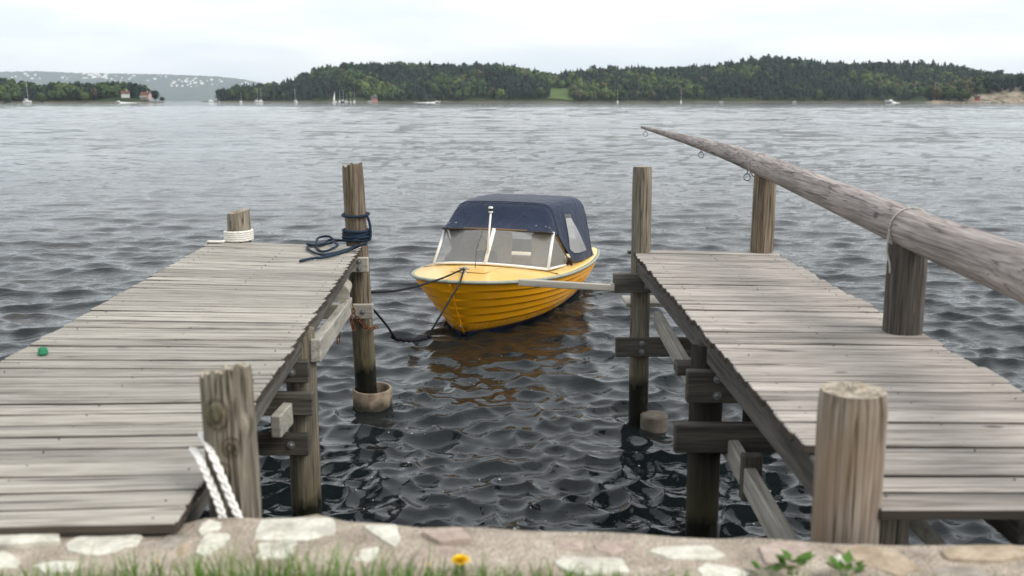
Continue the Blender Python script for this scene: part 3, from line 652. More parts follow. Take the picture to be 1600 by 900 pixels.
# ---- right pier
pierR = thing('timber_pier', 'weathered plank pier at the right beneath the long log handrail', 'pier', (1.6, 5.4, 0))
NR = 38; variants = [plank_mesh(1.0, .1255, .034, 'deck_wood_warm', 20+i) for i in range(5)]
for i in range(NR):
    s = (i+.5)/NR; yl = 2.80+5.24*s; xl = 1.035-.011*(yl-2.8); w_ = 1.14
    if i == 0: xl = 1.10; w_ = 1.55
    elif i < 4: xl = 1.13; w_ = 1.06+.4*(3-i)/3
    elif i < 12: w_ = 1.14
    m_ = -.115*s**1.2; notch = 0
    a = Vector((xl+random.uniform(-.007, .007), yl)); b = Vector((xl+w_+random.uniform(-.015, .015), yl+m_*w_)); d = b-a
    o = place('plank', variants[random.randrange(5)], pierR, loc=((a.x+b.x)/2, (a.y+b.y)/2, DZ+random.uniform(-.004, .003)), rot=(random.uniform(-.012, .012), random.uniform(-.0015, .0015), math.atan2(d.y, d.x)+random.uniform(-.003, .003)))
    o.scale = (d.length, random.uniform(.925, .985), 1)
nm = MB()
for i in range(NR):
    s = (i+.5)/NR; yl = 2.80+5.24*s; xl = 1.035-.011*(yl-2.8); m_ = -.115*s**1.2
    for off in (.12, .585, 1.04): nm.lathe([(.0001, .0045), (.0028, .004), (.0028, -.003)], 6, Matrix.Translation((xl+off, yl+m_*off+random.choice((-.03, .03)), DZ)))
stuff(nm.build('nails', 'dark_trim', pierR))
for x0_, x1_ in ((1.085, 1.03), (1.60, 1.54), (2.08, 2.05)): timber('stringer', (x0_, 2.9, DZ-.108), (x1_, 8.02, DZ-.108), .05, .14, 'stringer_wood', pierR, 1)
pile('pile', (1.055, 7.93, -1.2), (1.04, 7.98, 2.11), .083, .078, 'pile_wood_grey', pierR, seed=12, grooves=.03, label='tall straight pile at the far corner of the pier')
pile('pile', (1.065, 5.22, -1.2), (1.055, 5.22, 1.345), .09, .09, 'pile_wood_dark', pierR, seed=13, grooves=.04, cap='beam_wood', label='dark wet pile under the deck edge, shade worked into its colour')
pile('pile', (1.95, 5.25, -1.2), (1.95, 5.25, 1.30), .09, .09, 'pile_wood_dark', pierR, seed=14, cap='beam_wood')
pile('pile', (1.185, 2.98, -.3), (1.185, 2.98, 1.385), .075, .075, 'post_wood_green', pierR, seed=15)
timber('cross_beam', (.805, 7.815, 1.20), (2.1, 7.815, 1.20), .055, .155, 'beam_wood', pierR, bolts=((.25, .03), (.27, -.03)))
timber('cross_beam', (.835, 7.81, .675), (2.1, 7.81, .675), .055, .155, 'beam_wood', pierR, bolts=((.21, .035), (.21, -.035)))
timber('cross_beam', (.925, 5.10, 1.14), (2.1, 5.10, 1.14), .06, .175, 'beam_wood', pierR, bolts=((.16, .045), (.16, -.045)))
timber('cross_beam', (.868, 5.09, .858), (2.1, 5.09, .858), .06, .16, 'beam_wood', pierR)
timber('side_beam', (1.175, 7.84, .90), (1.185, 3.4, .72), .06, .13, 'rail_beam_wood', pierR, 1, label='pale low timber running beneath the deck edge')
timber('beam_stub', (1.02, 6.02, .99), (1.24, 6.02, .99), .14, .07, 'beam_wood', pierR)
timber('beam_stub', (1.195, 4.72, .66), (1.195, 4.72, .90), .06, .10, 'beam_wood', pierR, up=(1, 0, 0))
timber('ledge_board', (.93, 8.12, .99), (1.45, 8.12, .99), .34, .03, 'beam_wood_pale', pierR)
timber('diagonal_brace', (1.30, 3.1, 1.30), (1.62, 3.05, .95), .10, .045, 'rail_beam_wood', pierR)
timber('ledge_board', (1.03, 8.02, 1.415), (.94, 8.02, 1.415), .05, .025, 'beam_wood', pierR)
mb = MB(); mb.lathe([(.001, .105), (.10, .105), (.112, .093), (.115, -.4)], 28, Matrix.Translation((1.165, 7.83, 0))); mb.build('concrete_footing', 'concrete_pale', pierR, smooth=True, sharp=40, label='round concrete footing at the waterline')
bolt((1.02, 7.845, .955), pierR); pierR_b = pierR.children[-1]; pierR_b.matrix_parent_inverse = Matrix.Translation(pierR.location).inverted()

# ---- log handrail
rail = thing('log_handrail', 'long bare tapering log used as a handrail, strapped onto two posts', 'handrail', (2.05, 6, 1.43))
ctl = [ony(1850, 520, 2.75), ony(1600, 427, 3.95), ony(1422, 357, 5.12), ony(1192, 259, 7.92), ony(1100, 226, 9.6), ony(1003, 198.5, 12.3)]
path = smoothpath(ctl, 26); rad = np.interp(np.arange(len(path)), np.arange(6)*26, [.122, .113, .103, .086, .058, .018])
lg = MB(); lg.tube(path, list(rad), 36, fn=lambda s, th: 1+.016*vnoise(th*2+s*9, 3)+.012*vnoise(s*60+th, 8)); me = lg.mesh('log', 'log_wood', True); place('log', me, rail)
pile('post', (2.00, 7.92, -1.2), (2.01, 7.93, 2.06), .092, .090, 'pile_wood', rail, seed=21, rough=.03, grooves=.04)
pile('post', (2.085, 5.13, -1.2), (2.06, 5.13, 1.90), .105, .100, 'pile_wood_brown', rail, seed=22, rough=.03, grooves=.06, label='dark cracked handrail post beside the deck notch')
pile('post', (2.5, 2.7, -.3), (2.45, 2.85, 1.72), .105, .100, 'pile_wood_brown', rail, seed=23)
def loop_at(i, r, extra, mat, wrad, name):
    p = path[i]; t = (path[i+1]-path[i-1]).normalized(); nx = Vector((0, 0, 1)).cross(t).normalized(); nz = t.cross(nx)
    pts = [p+nx*(math.cos(a)*(rad[i]+r))+nz*(math.sin(a)*(rad[i]+r)*(1 if math.sin(a) > 0 else 1+extra)) for a in np.linspace(0, 2*PI, 33)]
    mb = MB(); mb.tube(pts, wrad, 8, strands=3, twist=130, amp=.25); return mb.build(name, mat, rail, smooth=True)
loop_at(26*2, .005, .30, 'grey_strap', .0055, 'lashing'); loop_at(26*3+1, .004, .25, 'grey_strap', .0045, 'lashing'); 
p = path[52]; mb = MB(); mb.tube(smoothpath([p+Vector((-.11, 0, -.03)), p+Vector((-.115, -.01, -.12)), p+Vector((-.105, -.03, -.18)), p+Vector((-.10, -.03, -.23))], 8), .0055, 8, strands=3, twist=130); mb.build('lashing_tail', 'grey_strap', rail, smooth=True)
i = 26*2+20; 
for i, dx in ((26*3+4, -.05), (26*4+1, 0), (26*5-2, 0)):
    p = path[i]-Vector((0, 0, rad[i])); rr = .027; c = p+Vector((dx*.6, 0, -rr-.022))
    mb = MB(); mb.tube([c+Vector((math.cos(a)*rr, .006*math.sin(a), math.sin(a)*rr)) for a in np.linspace(0, 2*PI, 25)], .0055, 8); rg = mb.build('mooring_ring', 'galvanised', rail, smooth=True)
    mb = MB(); mb.tube([p+Vector((dx*.6, 0, .02)), p+Vector((dx*.6, 0, -.012)), c+Vector((0, 0, rr+.008))], .006, 8); mb.build('eye_bolt', 'galvanised', rail, smooth=True)

# ---- boom reaching out from the right pier towards the boat
bm = thing('mooring_boom', 'pale flat timber boom reaching from the right pier over the water towards the boat', 'boom', (.8, 7.8, 1.17))
timber('bar', (.055, 7.98, 1.175), (.815, 7.775, 1.165), .04, .056, 'beam_wood_pale', bm, label='pale flat bar'); mb = MB(); mb.box((.80, 7.79, 1.165), (.03, .055, .07), None, .004); mb.build('bracket', 'galvanised', bm)

# ---- ropes and chain
def rope(name, pts, r, mat, label, k=10, n=9, strands=3, twist=None, amp=.3, parent=None):
    mb = MB(); mb.tube(smoothpath(pts, k), r, n, strands=strands, twist=twist or .55/r, amp=amp); o = mb.build(name, mat, parent, smooth=True)
    if parent is None: o['label'] = label; o['category'] = 'rope'
    return o
def helix(c, axis_tilt, r, z0, z1, turns, a0=0., n=26):
    out_ = []
    for i in range(int(turns*n)+1):
        a = a0+2*PI*i/n; z = z0+(z1-z0)*i/(turns*n); out_.append(Vector((c[0]+axis_tilt[0]*z+math.cos(a)*r, c[1]+axis_tilt[1]*z+math.sin(a)*r, z)))
    return out_
h = helix((-2.36, 8.535), (0, 0), .114, DZ+.018, DZ+.098, 4.6, R(-150))
rope('coiled_rope', [(-2.60, 8.43, DZ+.014), (-2.54, 8.42, DZ+.014), (-2.47, 8.42, DZ+.015)]+h, .0115, 'white_rope', 'white twisted rope coiled round the short post at the pier end', k=3, n=10)
def pxr(s): return Vector((-1.235-.1*(s+1.2)/3.3, 8.45-.09*(s+1.2)/3.3, s))
def wind(z0, z1, turns, a0, r=.108, n=24):
    o_ = []
    for i in range(int(turns*n)+1):
        z = z0+(z1-z0)*i/(turns*n); c = pxr(z); a = a0+2*PI*i/n; rr = r+.006*math.sin(i*.37); o_.append(c+Vector((math.cos(a)*rr, math.sin(a)*rr, .008*math.sin(i*.21))))
    return o_
br = thing('blue_rope', 'dark blue mooring rope wound on the tall pile, its loops lying on the deck', 'rope', (-1.3, 8.3, 1.43))
rope('winding', wind(1.68, 1.69, 1.6, R(-60), .107), .0105, 'blue_rope', '', k=2, parent=br); rope('winding', wind(1.46, 1.56, 4.8, R(120), .112), .011, 'blue_rope', '', k=2, parent=br)
pw = pxr(1.6); rope('winding', [pw+Vector((.10, -.06, .09)), pw+Vector((.122, -.05, .02)), pw+Vector((.13, -.05, -.06)), pw+Vector((.125, -.05, -.11))], .0105, 'blue_rope', '', parent=br)
zr = DZ+.016
tail = [onz(572, 381, zr+.08), onz(556, 385, zr+.02)]+[onz(x, y, zr) for x, y in ((535, 392), (505, 398), (484, 391), (482, 384), (500, 383), (520, 378), (515, 374), (498, 376), (494, 385), (506, 393), (528, 388), (520, 381), (545, 376))]
for i in (8, 9, 12, 13): tail[i].z += .024
rope('loops', tail, .0095, 'blue_rope', '', k=8, parent=br)
rope('tail', [onz(570, 380, zr+.07), onz(552, 388, zr+.01)]+[onz(x, y, zr) for x, y in ((530, 396), (505, 402), (487, 404), (469, 408))], .0105, 'blue_rope', '', parent=br)
rope('tail', [onz(560, 376, zr+.05)]+[onz(x, y, zr+.01) for x, y in ((540, 376), (515, 375), (505, 381), (490, 383), (480, 381))], .010, 'blue_rope', '', parent=br)
# braided white lines at the knotty post
wb = thing('braided_rope', 'two white braided lines hanging down the knotty mooring post', 'rope', (-.9, 2.9, 1.3))
for q in ([ony(316, 676, 3.02), ony(326, 694, 2.93), ony(345, 738, 2.885), ony(362, 780, 2.875), ony(378, 816, 2.86)], [ony(302, 700, 3.0), ony(313, 716, 2.92), ony(329, 752, 2.89), ony(344, 790, 2.87), ony(352, 822, 2.86)]):
    pth = smoothpath(q, 26); base_ = len(pth)
    for ph in (0, 2.094, 4.189):
        pts = []
        for i_, p in enumerate(pth):
            a = i_*.24+ph; pts.append(p+Vector((math.sin(a)*.0078, math.sin(2*a)*.005-.005, 0)))
        mb = MB(); mb.tube(pts, .0052, 8); o = mb.build('strand', 'white_nylon', wb, smooth=True)
# rusty chain
ch = thing('rusty_chain', 'rusty iron chain slung from the side timber round the tall pile', 'chain', (-1.3, 8.1, .9))
lk = MB(); lk.tube([Vector((math.copysign(.016, math.cos(a))*(1 if abs(math.cos(a)) > .01 else 0)+math.cos(a)*.013, math.sin(a)*.016, 0)) for a in np.linspace(0, 2*PI, 19)], .0048, 6, cap=False); lme = lk.mesh('link', 'rusty_iron', True)
def chain(pts):
    p = smoothpath(pts, 24); d = [0.]
    for a, b in zip(p, p[1:]): d.append(d[-1]+(b-a).length)
    n_ = int(d[-1]/.044)
    for k in range(n_):
        s = (k+.5)*d[-1]/n_; j = max(1, min(len(p)-1, int(np.searchsorted(d, s)))); q = p[j]; t = (p[j]-p[j-1]).normalized()
        rt = t.to_track_quat('X', 'Z').to_matrix() @ Matrix.Rotation((PI/2 if k % 2 else 0)+.5, 3, 'X'); place('link', lme, ch, loc=q, rot=rt.to_euler())
chain([ony(530, 464, 7.88), ony(540, 466, 7.95), ony(547, 472, 8.05), ony(552, 486, 8.17), ony(563, 503, 8.22), ony(576, 513, 8.26), ony(590, 511, 8.36)])
chain([ony(545, 472, 7.95), ony(548, 490, 7.98), ony(550, 505, 7.98), ony(553, 516, 7.98)]); chain([ony(530, 505, 7.75), ony(529, 520, 7.75), ony(529, 537, 7.75)])
# little green thing on the deck edge
mb = MB(); c = onz(68, 556, DZ); rr = random.Random(3)
rows = [[c+Vector((math.cos(a)*r_*(1+.25*rr.uniform(-1, 1)), math.sin(a)*r_*(1+.25*rr.uniform(-1, 1)), z)) for a in np.linspace(0, 2*PI, 9)[:-1]] for r_, z in ((.018, 0.), (.024, .014), (.020, .034), (.012, .042), (.002, .044))]
mb.grid(rows, closed=True); o = mb.build('plastic_float', 'green_plastic', smooth=False); o['label'] = 'small green plastic float lying on the outer edge of the left pier'; o['category'] = 'float'

# ================================================================== THE YELLOW BOAT
BA = R(18); boat = thing('motorboat', 'yellow lapstrake motorboat with navy canvas hood moored between the piers', 'boat', (-.68, 10.74, .0)); boat['local'] = 1
boat.rotation_euler = (0, 0, PI/2-BA)                 # local x runs from bow to stern, local y to the left of that (image left), z up
def B(u, v, z): return Vector((u, -v, z))             # v positive = image right
LB = 3.9
def zs(u): s = u/LB; return .68-.40*s+.23*s*s
def bs(u, p=.50): s = max(0., u/LB); return .93*(1-(1-min(s/.55, 1))**2.4)**p*(1-.20*max(0, (s-.6)/.4)**2)
def stem(z): return .36*max(0., (.68-z)/.6)**1.15
ZB = .05; KS = 6; NT = 44
def level(k, off=0., side=1, dz=0.):
    """one strake line from stem to transom at level k of KS"""
    f = k/KS; row = []; z0 = .68*(1-f)+ZB*f; d = stem(z0)
    for i in range(NT+1):
        u = d+(LB-d)*(i/NT)**1.9; z = zs(u)*(1-f)+ZB*f+.03*f*(1-f)*math.sin(PI*min(1, u/2)); b = bs((u-d)*LB/(LB-d), .50+.26*f)*(1-.30*f**1.3)
        row.append(B(u, side*(b+off*min(1, i/3+.35)), z-dz))
    return row
hull = MB()
for sd_ in (1, -1):
    for k in range(KS):
        top_ = level(k, -.008 if k else .004, sd_, .024 if k else 0.); bot = level(k+1, .026, sd_); nxt = level(k+1, -.008, sd_, .024); mid = [(a+b)/2 for a, b in zip(top_, bot)]
        hull.grid([top_, mid, bot], flip=sd_ < 0); hull.grid([[p.copy() for p in bot], nxt], flip=sd_ < 0)
tr = [level(k, 0., 1)[-1] for k in range(KS+1)]; tl = [level(k, 0., -1)[-1] for k in range(KS+1)]; hull.grid([tr, tl])
hull_o = hull.build('hull', 'yellow_gelcoat', boat, smooth=True, sharp=35, label='glossy yellow hull with overlapping strakes')
hb = MB()
for sd_ in (1, -1):
    l0 = level(KS, -.008, sd_, .024); rws = [l0]
    for f in (.35, .7, 1.): rws.append([Vector((p.x+.10*f*(1-i/NT), p.y*(1-f**1.6), p.z-(.30*f)*min(1, .25+i/8))) for i, p in enumerate(l0)])
    hb.grid(rws, flip=sd_ < 0)
hb.build('hull_bottom', 'navy_antifoul', boat, smooth=True, label='dark navy antifouled bottom')
sp = [B(stem(z)-.008, 0, z) for z in np.linspace(.67, .0, 14)]; mb = MB(); mb.tube(sp, .016, 8); mb.build('stem_post', 'yellow_gelcoat', boat, smooth=True)
mb = MB(); mb.tube([B(stem(.11)-.03+.014*math.cos(a), 0, .11+.014*math.sin(a)) for a in np.linspace(0, 2*PI, 13)], .005, 6); mb.build('bow_eye', 'galvanised', boat, smooth=True)
# rubbing strake all round the sheer
us_ = [LB*(i/60)**1.9 for i in range(61)]
pr = [B(u, bs(u)+.020, zs(u)-.004) for u in us_]; pl = [B(u, -bs(u)-.020, zs(u)-.004) for u in us_]
mb = MB(); mb.tube(pl[::-1]+[B(-.022, 0, zs(0)-.004)]+pr, .021, 8); mb.build('rub_rail', 'rub_rail', boat, smooth=True)
# foredeck and side decks
UW = 1.32
def deck_z(u, v): b = max(bs(u), .02); return zs(u)+.012+.075*min(1, u/.8)*(1-min(1, abs(v)/b)**2.2)
mb = MB(); mb.grid([[B(u, bs(u)*t, deck_z(u, bs(u)*t)) for t in np.linspace(-1, 1, 25)] for u in [UW*(i/18)**1.6+.0015 for i in range(19)]], flip=False)
deck = mb.build('foredeck', 'cream_gelcoat', boat, smooth=True, label='pale yellow cambered foredeck')
mb = MB()
for sd_ in (1, -1):
    U = np.linspace(UW, LB, 30); mb.grid([[B(u, sd_*bs(u), zs(u)+.012), B(u, sd_*(bs(u)-.03), zs(u)+.03), B(u, sd_*(bs(u)-.15), zs(u)+.04), B(u, sd_*(bs(u)-.17), zs(u)+.03), B(u, sd_*(bs(u)-.20), zs(u)-.10), B(u, sd_*(bs(u)-.34), .33)] for u in U], flip=sd_ > 0)
mb.grid([[B(LB-.15, v*.6, .33), B(LB-.13, v, zs(LB)+.03), B(LB, v, zs(LB)+.02)] for v in np.linspace(-.70, .70, 5)])
mb.grid([[B(UW-.002, v*.62, .33), B(UW-.002, v, deck_z(UW, v)+.0)] for v in np.linspace(-.72, .72, 9)])
mb.grid([[B(u, v, .33) for v in (-.5, .5)] for u in (UW, LB-.14)])
mb.build('side_deck', 'cream_gelcoat', boat, smooth=True, sharp=40)
# moulded anti-slip panels and hatch on the foredeck
mb = MB(); mb.grid([[B(u, (v)*w_, deck_z(u, v*w_)+.008) for v in np.linspace(-1, 1, 9)] for u, w_ in ((.52, .20), (.56, .22), (1.02, .24), (1.06, .22))]); mb.build('hatch', 'cream_gelcoat', deck, smooth=True)
# windscreen
WB = [(1.33, -.735), (1.185, -.40), (1.15, 0.), (1.185, .40), (1.33, .735)]
def wb_(i): u, v = WB[i]; return B(u, v, deck_z(min(u, UW), v)+.03)
WT = [(1.66, -.705, 1.04), (1.52, -.39, 1.065), (1.49, 0, 1.075), (1.52, .39, 1.065), (1.66, .705, 1.04)]
wt_ = [B(*w_) for w_ in WT]; wbp = [wb_(i) for i in range(5)]
aft = [B(2.02, s_*.77, zs(2.02)+.05) for s_ in (-1, 1)]; aftt = [B(2.10, s_*.775, zs(2.1)+.13) for s_ in (-1, 1)]
fr = thing('windscreen', '', ''); bpy.data.objects.remove(fr)
mb = MB(); mb.tube(wbp, .017, 8); mb.tube([wbp[0], aft[0]], .016, 8); mb.tube([wbp[4], aft[1]], .016, 8)
mb.tube([wbp[0], wt_[0]], .022, 8); mb.tube([wbp[4], wt_[4]], .022, 8); mb.tube([wbp[2], wt_[2]], .026, 8)
ws = mb.build('windscreen_frame', 'white_paint', boat, smooth=True)
mb = MB(); mb.tube(wt_, .012, 8); mb.tube([wt_[0], aftt[0]], .010, 8); mb.tube([wt_[4], aftt[1]], .010, 8); mb.build('top_rail', 'brown_trim', ws, smooth=True)
for a, b in ((0, 2), (2, 4)):
    mb = MB(); mb.grid([[wbp[i] for i in range(a, b+1)], [wt_[i] for i in range(a, b+1)]]); mb.build('windscreen_pane', 'windscreen_glass', ws)
for q in ([wbp[0], aft[0], aftt[0], wt_[0]], [wbp[4], aft[1], aftt[1], wt_[4]]):
    mb = MB(); mb.add(q, [(0, 1, 2, 3)]); mb.build('side_pane', 'windscreen_glass', ws)
# hood
def hood_sec(u, wb0, zb, wt0, zt, n=40, fl=.0):
    out_ = []
    for i in range(n+1):
        t_ = i/n; a = PI*(3*t_*t_-2*t_**3); c, s_ = math.cos(a), max(0., math.sin(a)); e = .19
        cx = math.copysign(abs(c)**e, c); sz = s_**e; w_ = wb0+(wt0-wb0)*sz**1.2
        out_.append(B(u+fl*sz, w_*cx, zb+(zt-zb)*sz+.008*(1-abs(cx))*(1 if zt-zb > .15 else .3)))
    return out_
secs = [(1.64, .715, 1.035, .70, 1.062, -.13), (1.68, .717, 1.02, .655, 1.15, -.04), (1.76, .72, 1.01, .61, 1.31, .03), (1.80, .722, 1.00, .59, 1.350, .05), (1.88, .735, .94, .60, 1.368, .03), (2.06, .79, .74, .635, 1.375, .01),
        (2.2, .825, .62, .66, 1.377, .0), (2.5, .86, .57, .69, 1.375, 0), (2.92, .86, .555, .71, 1.365, 0), (3.08, .855, .55, .71, 1.34, 0), (3.16, .85, .545, .70, 1.22, 0), (3.27, .84, .54, .66, .88, 0), (3.34, .83, .50, .61, .52, 0)]
rows = [hood_sec(*s_[:5], fl=s_[5]) for s_ in secs]; rows_s = []
for j in range(len(rows[0])):
    rows_s.append(smoothpath([r_[j] for r_ in rows], 4))
rows_s = [[rows_s[j][i]+Vector((0, 0, .004*vnoise(i*.5+j*.9, 2))) for j in range(len(rows_s))] for i in range(len(rows_s[0]))]
mb = MB(); mb.grid(rows_s); m_ = len(rows_s[0]); keep_, side_, rear_ = [], [], []
for f_ in mb.f:
    i_, j_ = f_[0]//m_, f_[0] % m_; u_ = sum(mb.v[k_][0] for k_ in f_)/4; z_ = sum(mb.v[k_][2] for k_ in f_)/4
    if (1 <= j_ <= 6 or 33 <= j_ <= 38) and 2.20 < u_ < 2.38: side_.append(f_)
    elif 15 <= j_ <= 24 and u_ > 3.05 and .72 < z_ < 1.25: rear_.append(f_)
    else: keep_.append(f_)
hv = list(mb.v); mb.f = keep_; hood = mb.build('canvas_hood', 'canvas_navy', boat, smooth=True, label='navy blue canvas hood with clear side windows')
if rear_: rw = MB(); rw.v = hv; rw.f = rear_; rw.build('rear_window', 'vinyl_window', hood, smooth=True)
# seams and front hem
for k in (3*4, 4*4-1, 9*4):
    mb = MB(); mb.tube([p+Vector((0, 0, .002)) for p in rows_s[k]], .006, 6); mb.build('seam', 'canvas_navy', hood, smooth=True)
mb = MB(); mb.tube([p+Vector((-.004, 0, -.002)) for p in rows_s[0]], .010, 6); mb.build('front_hem', 'dark_trim', hood, smooth=True)
for sd_ in (1, -1):                                   # clear triangular side window, sewn on just outside the canvas
    def cl(u, t):
        k = min(range(len(rows_s)), key=lambda i: abs(rows_s[i][2].x-u)); r_ = rows_s[k]; h_ = r_[:13] if sd_ > 0 else r_[::-1][:13]
        zz_ = h_[0].z+t*(h_[10].z-h_[0].z); 
        for a, b in zip(h_, h_[1:]):
            if a.z <= zz_ <= b.z+1e-6: w_ = (zz_-a.z)/max(1e-6, b.z-a.z); q = a+(b-a)*w_; return Vector((u, q.y-sd_*.012, q.z))
        return Vector((u, h_[0].y-sd_*.012, zz_))
    rws = []
    for t_ in np.linspace(0, 1, 7):
        u0, u1 = 2.12+.06*t_, 2.78-.42*t_; rws.append([cl(u0+(u1-u0)*s_, .16+.66*t_) for s_ in np.linspace(0, 1, 6)])
    mb = MB(); mb.grid(rws, flip=sd_ < 0); mb.build('side_window', 'vinyl_window', hood, smooth=True)
for i in range(8, 34, 5):
    p = rows_s[3][i]; place('snap', MB().lathe([(.0001, .004), (.005, .003), (.006, -.002)], 8, Matrix.Rotation(-PI/2.6, 4, 'Y')).mesh('snap', 'aluminium', True), hood, loc=p+Vector((-.006, 0, .002)), world=False)
# lantern staff, cleat, whip aerial
p0, p1 = wbp[2]+Vector((.06, -.01, .12)), wbp[2]+Vector((.16, -.02, .60)); mb = MB(); mb.tube([p0, p1], .013, 8); stf = mb.build('light_staff', 'white_paint', boat, smooth=True)
mb = MB(); M = Matrix.Translation(p1); mb.lathe([(.0001, .0), (.026, .0), (.028, .012), (.024, .018), (.024, .05), (.029, .054), (.027, .07), (.0001, .076)], 14, M); mb.build('lantern', 'white_paint', stf, smooth=True, sharp=40)
mb = MB(); mb.lathe([(.0265, .020), (.0265, .048)], 14, M); mb.build('lens', 'dark_glass', stf, smooth=True)
c0 = B(.50, -.02, deck_z(.5, 0)); mb = MB(); mb.lathe([(.03, 0), (.022, .02), (.022, .05), (.032, .06), (.02, .07), (.0001, .072)], 12, Matrix.Translation(c0)); mb.tube([c0+Vector((0, -.06, .05)), c0+Vector((0, .06, .05))], .010, 8); mb.build('bow_cleat', 'galvanised', boat, smooth=True)
mb = MB(); mb.tube(smoothpath([B(.86, -.02, deck_z(.86, 0)), B(.9, -.015, .9), B(.98, .01, 1.05), B(1.06, .02, 1.16)], 6), .0035, 6); mb.build('aerial', 'dark_trim', boat, smooth=True)
# cockpit: dash, wheel, seats
mb = MB(); mb.box(B(1.56, -.33, .66), (.26, .62, .18), Matrix.Rotation(R(-18), 3, 'Y'), .02); mb.build('dashboard', 'dash_black', boat)
wc = B(1.76, -.36, .845); nrm = Vector((.85, 0, .52)); Q = nrm.to_track_quat('Z', 'Y').to_matrix().to_4x4(); M = Matrix.Translation(wc) @ Q
mb = MB(); mb.tube([M @ Vector((math.cos(a)*.17, math.sin(a)*.17, 0)) for a in np.linspace(0, 2*PI, 29)], .013, 8); sw = mb.build('steering_wheel', 'dash_black', boat, smooth=True)
mb = MB()
for a in (.5, 2.6, 4.7): mb.tube([M @ Vector((0, 0, -.02)), M @ Vector((math.cos(a)*.17, math.sin(a)*.17, 0))], .009, 6)
mb.tube([M @ Vector((0, 0, -.0)), M @ Vector((0, 0, -.16))], .02, 8); mb.build('spokes', 'dash_black', sw, smooth=True)
for v in (-.36, .38):
    mb = MB(); mb.box(B(2.32, v, .42), (.46, .46, .12), None, .03); s_o = mb.build('seat', 'interior_cream', boat); mb = MB(); mb.box(B(2.58, v, .68), (.09, .46, .44), Matrix.Rotation(R(10), 3, 'Y'), .03); mb.build('backrest', 'interior_cream', s_o)
mb = MB(); mb.box(B(3.5, 0, .40), (.4, 1.1, .14), None, .03); mb.build('stern_bench', 'interior_cream', boat)
mb = MB(); mb.box(B(LB+.16, 0, .62), (.30, .30, .42), None, .06); mb.box(B(LB+.12, 0, .2), (.14, .12, .6), None, .02); mb.build('outboard_motor', 'dash_black', boat)
mb = MB(); mb.box(B(2.13, .82, zs(2.1)+.06), (.05, .03, .09), None, .006); mb.build('navigation_light', 'dark_trim', boat)
# mooring lines
Mb = Matrix.Translation(boat.location) @ Matrix.Rotation(PI/2-BA, 4, 'Z'); cl_ = Mb @ (c0+Vector((0, 0, .05)))
pp = pxr(1.0)
rope('mooring_line', [cl_, cl_.lerp(pp, .3)+Vector((0, 0, -.05)), cl_.lerp(pp, .65)+Vector((0, 0, -.06)), pp+Vector((.085, .05, 0))], .010, 'black_rope', 'black mooring line running nearly straight from the bow cleat to the tall pile', n=7)
pe = Mb @ B(-.03, -.0, .70)
ml = thing('mooring_line', 'slack black mooring line with rubber snubber dipping from the bow towards the water', 'rope', pp)
A_ = ony(690, 490, 9.75); S0 = ony(668, 527, 9.6); S1 = ony(617, 528, 9.2)
rope('line', [cl_, ony(717, 446, 10.38), ony(708, 460, 10.15), A_, S0], .010, 'black_rope', '', n=7, parent=ml); rope('line', [S1, ony(603, 507, 8.9), pxr(.86)+Vector((.09, .04, 0))], .010, 'black_rope', '', n=7, parent=ml)
rope('snubber', [S0+Vector((.02, 0, .02)), S0, ony(650, 531, 9.5), ony(632, 531, 9.3), S1, S1+Vector((-.02, 0, .03))], .021, 'black_rope', '', n=10, strands=2, twist=34, amp=.5, parent=ml)

# ================================================================== FAR BOATS AND HOUSES
def sail_parts():
    p = {}
    rows = []
    for t in np.linspace(0, 1, 11):
        x = -4.5+9*t; b = 1.4*(math.sin(PI*min(1, .18+.82*(1-t)))**.6 if t > .25 else 1.0*(.75+t)); b = max(.03, 1.4*(1-((t-.4)/.6)**2 if t > .4 else 1-.35*((.4-t)/.4)**2)); zt = 1.05+.25*t
        rows.append([(x, -b, zt), (x-.15*t, -b*.8, .25), (x-.5*t, 0, -.3), (x-.15*t, b*.8, .25), (x, b, zt)])
    mb = MB(); mb.grid(rows); mb.f += [tuple(range(5))]; mb.grid([[r_[0], (r_[0][0], 0, r_[0][2]+.08), r_[4]] for r_ in rows], flip=True); p['hull'] = mb.mesh('hull', 'hull_white', True)
    mb = MB(); mb.box((-.3, 0, 1.45), (3.4, 1.6, .6), None, .15); p['cabin'] = mb.mesh('cabin', 'hull_white')
    mb = MB(); mb.tube([(.9, 0, 1.2), (.9, 0, 13.)], [.16, .11], 6); mb.tube([(.9, -1.2, 8.4), (.9, 1.2, 8.4)], .05, 5); p['mast'] = mb.mesh('mast', 'white_paint')
    mb = MB(); mb.tube([(.8, 0, 2.3), (-3.2, 0, 2.35)], .22, 6); p['furled_sail'] = mb.mesh('furled_sail', 'sail_white')
    mb = MB(); mb.grid([[(.75, .02, 2.5), (.75, .02, 12.6)], [(-1.2, .45, 2.45), (.1, .25, 7.8)], [(-3.1, .6, 2.5), (.55, .1, 12.2)]]); mb.grid([[(.75, .0, 2.5), (.75, .0, 12.6)], [(-1.2, .42, 2.45), (.1, .22, 7.8)], [(-3.1, .57, 2.5), (.55, .07, 12.2)]], flip=True); p['sail'] = mb.mesh('sail', 'sail_white', True)
    return p
SP = sail_parts(); SPB = SP['hull'].copy(); SPB.materials[0] = MATS['hull_blue']
def sailboat(px, mast_y, Y, label, rz, group, sail=False, dark=False):
    z = sky_z(px, mast_y, Y); t = thing('sailboat', label, 'sailboat', (lat(px, Y), Y, 0), group); t['local'] = 1; s = z/13.; t.scale = (s*.6, s*.6, s*1.); t.rotation_euler = (0, 0, rz)
    for k in ('hull', 'cabin', 'mast', 'sail' if sail else 'furled_sail'): place(k, SPB if (k == 'hull' and dark) else SP[k], t, world=False)
gp = 'sailboats moored by the pink boathouse'; gs = 'sailboats along the far shore'
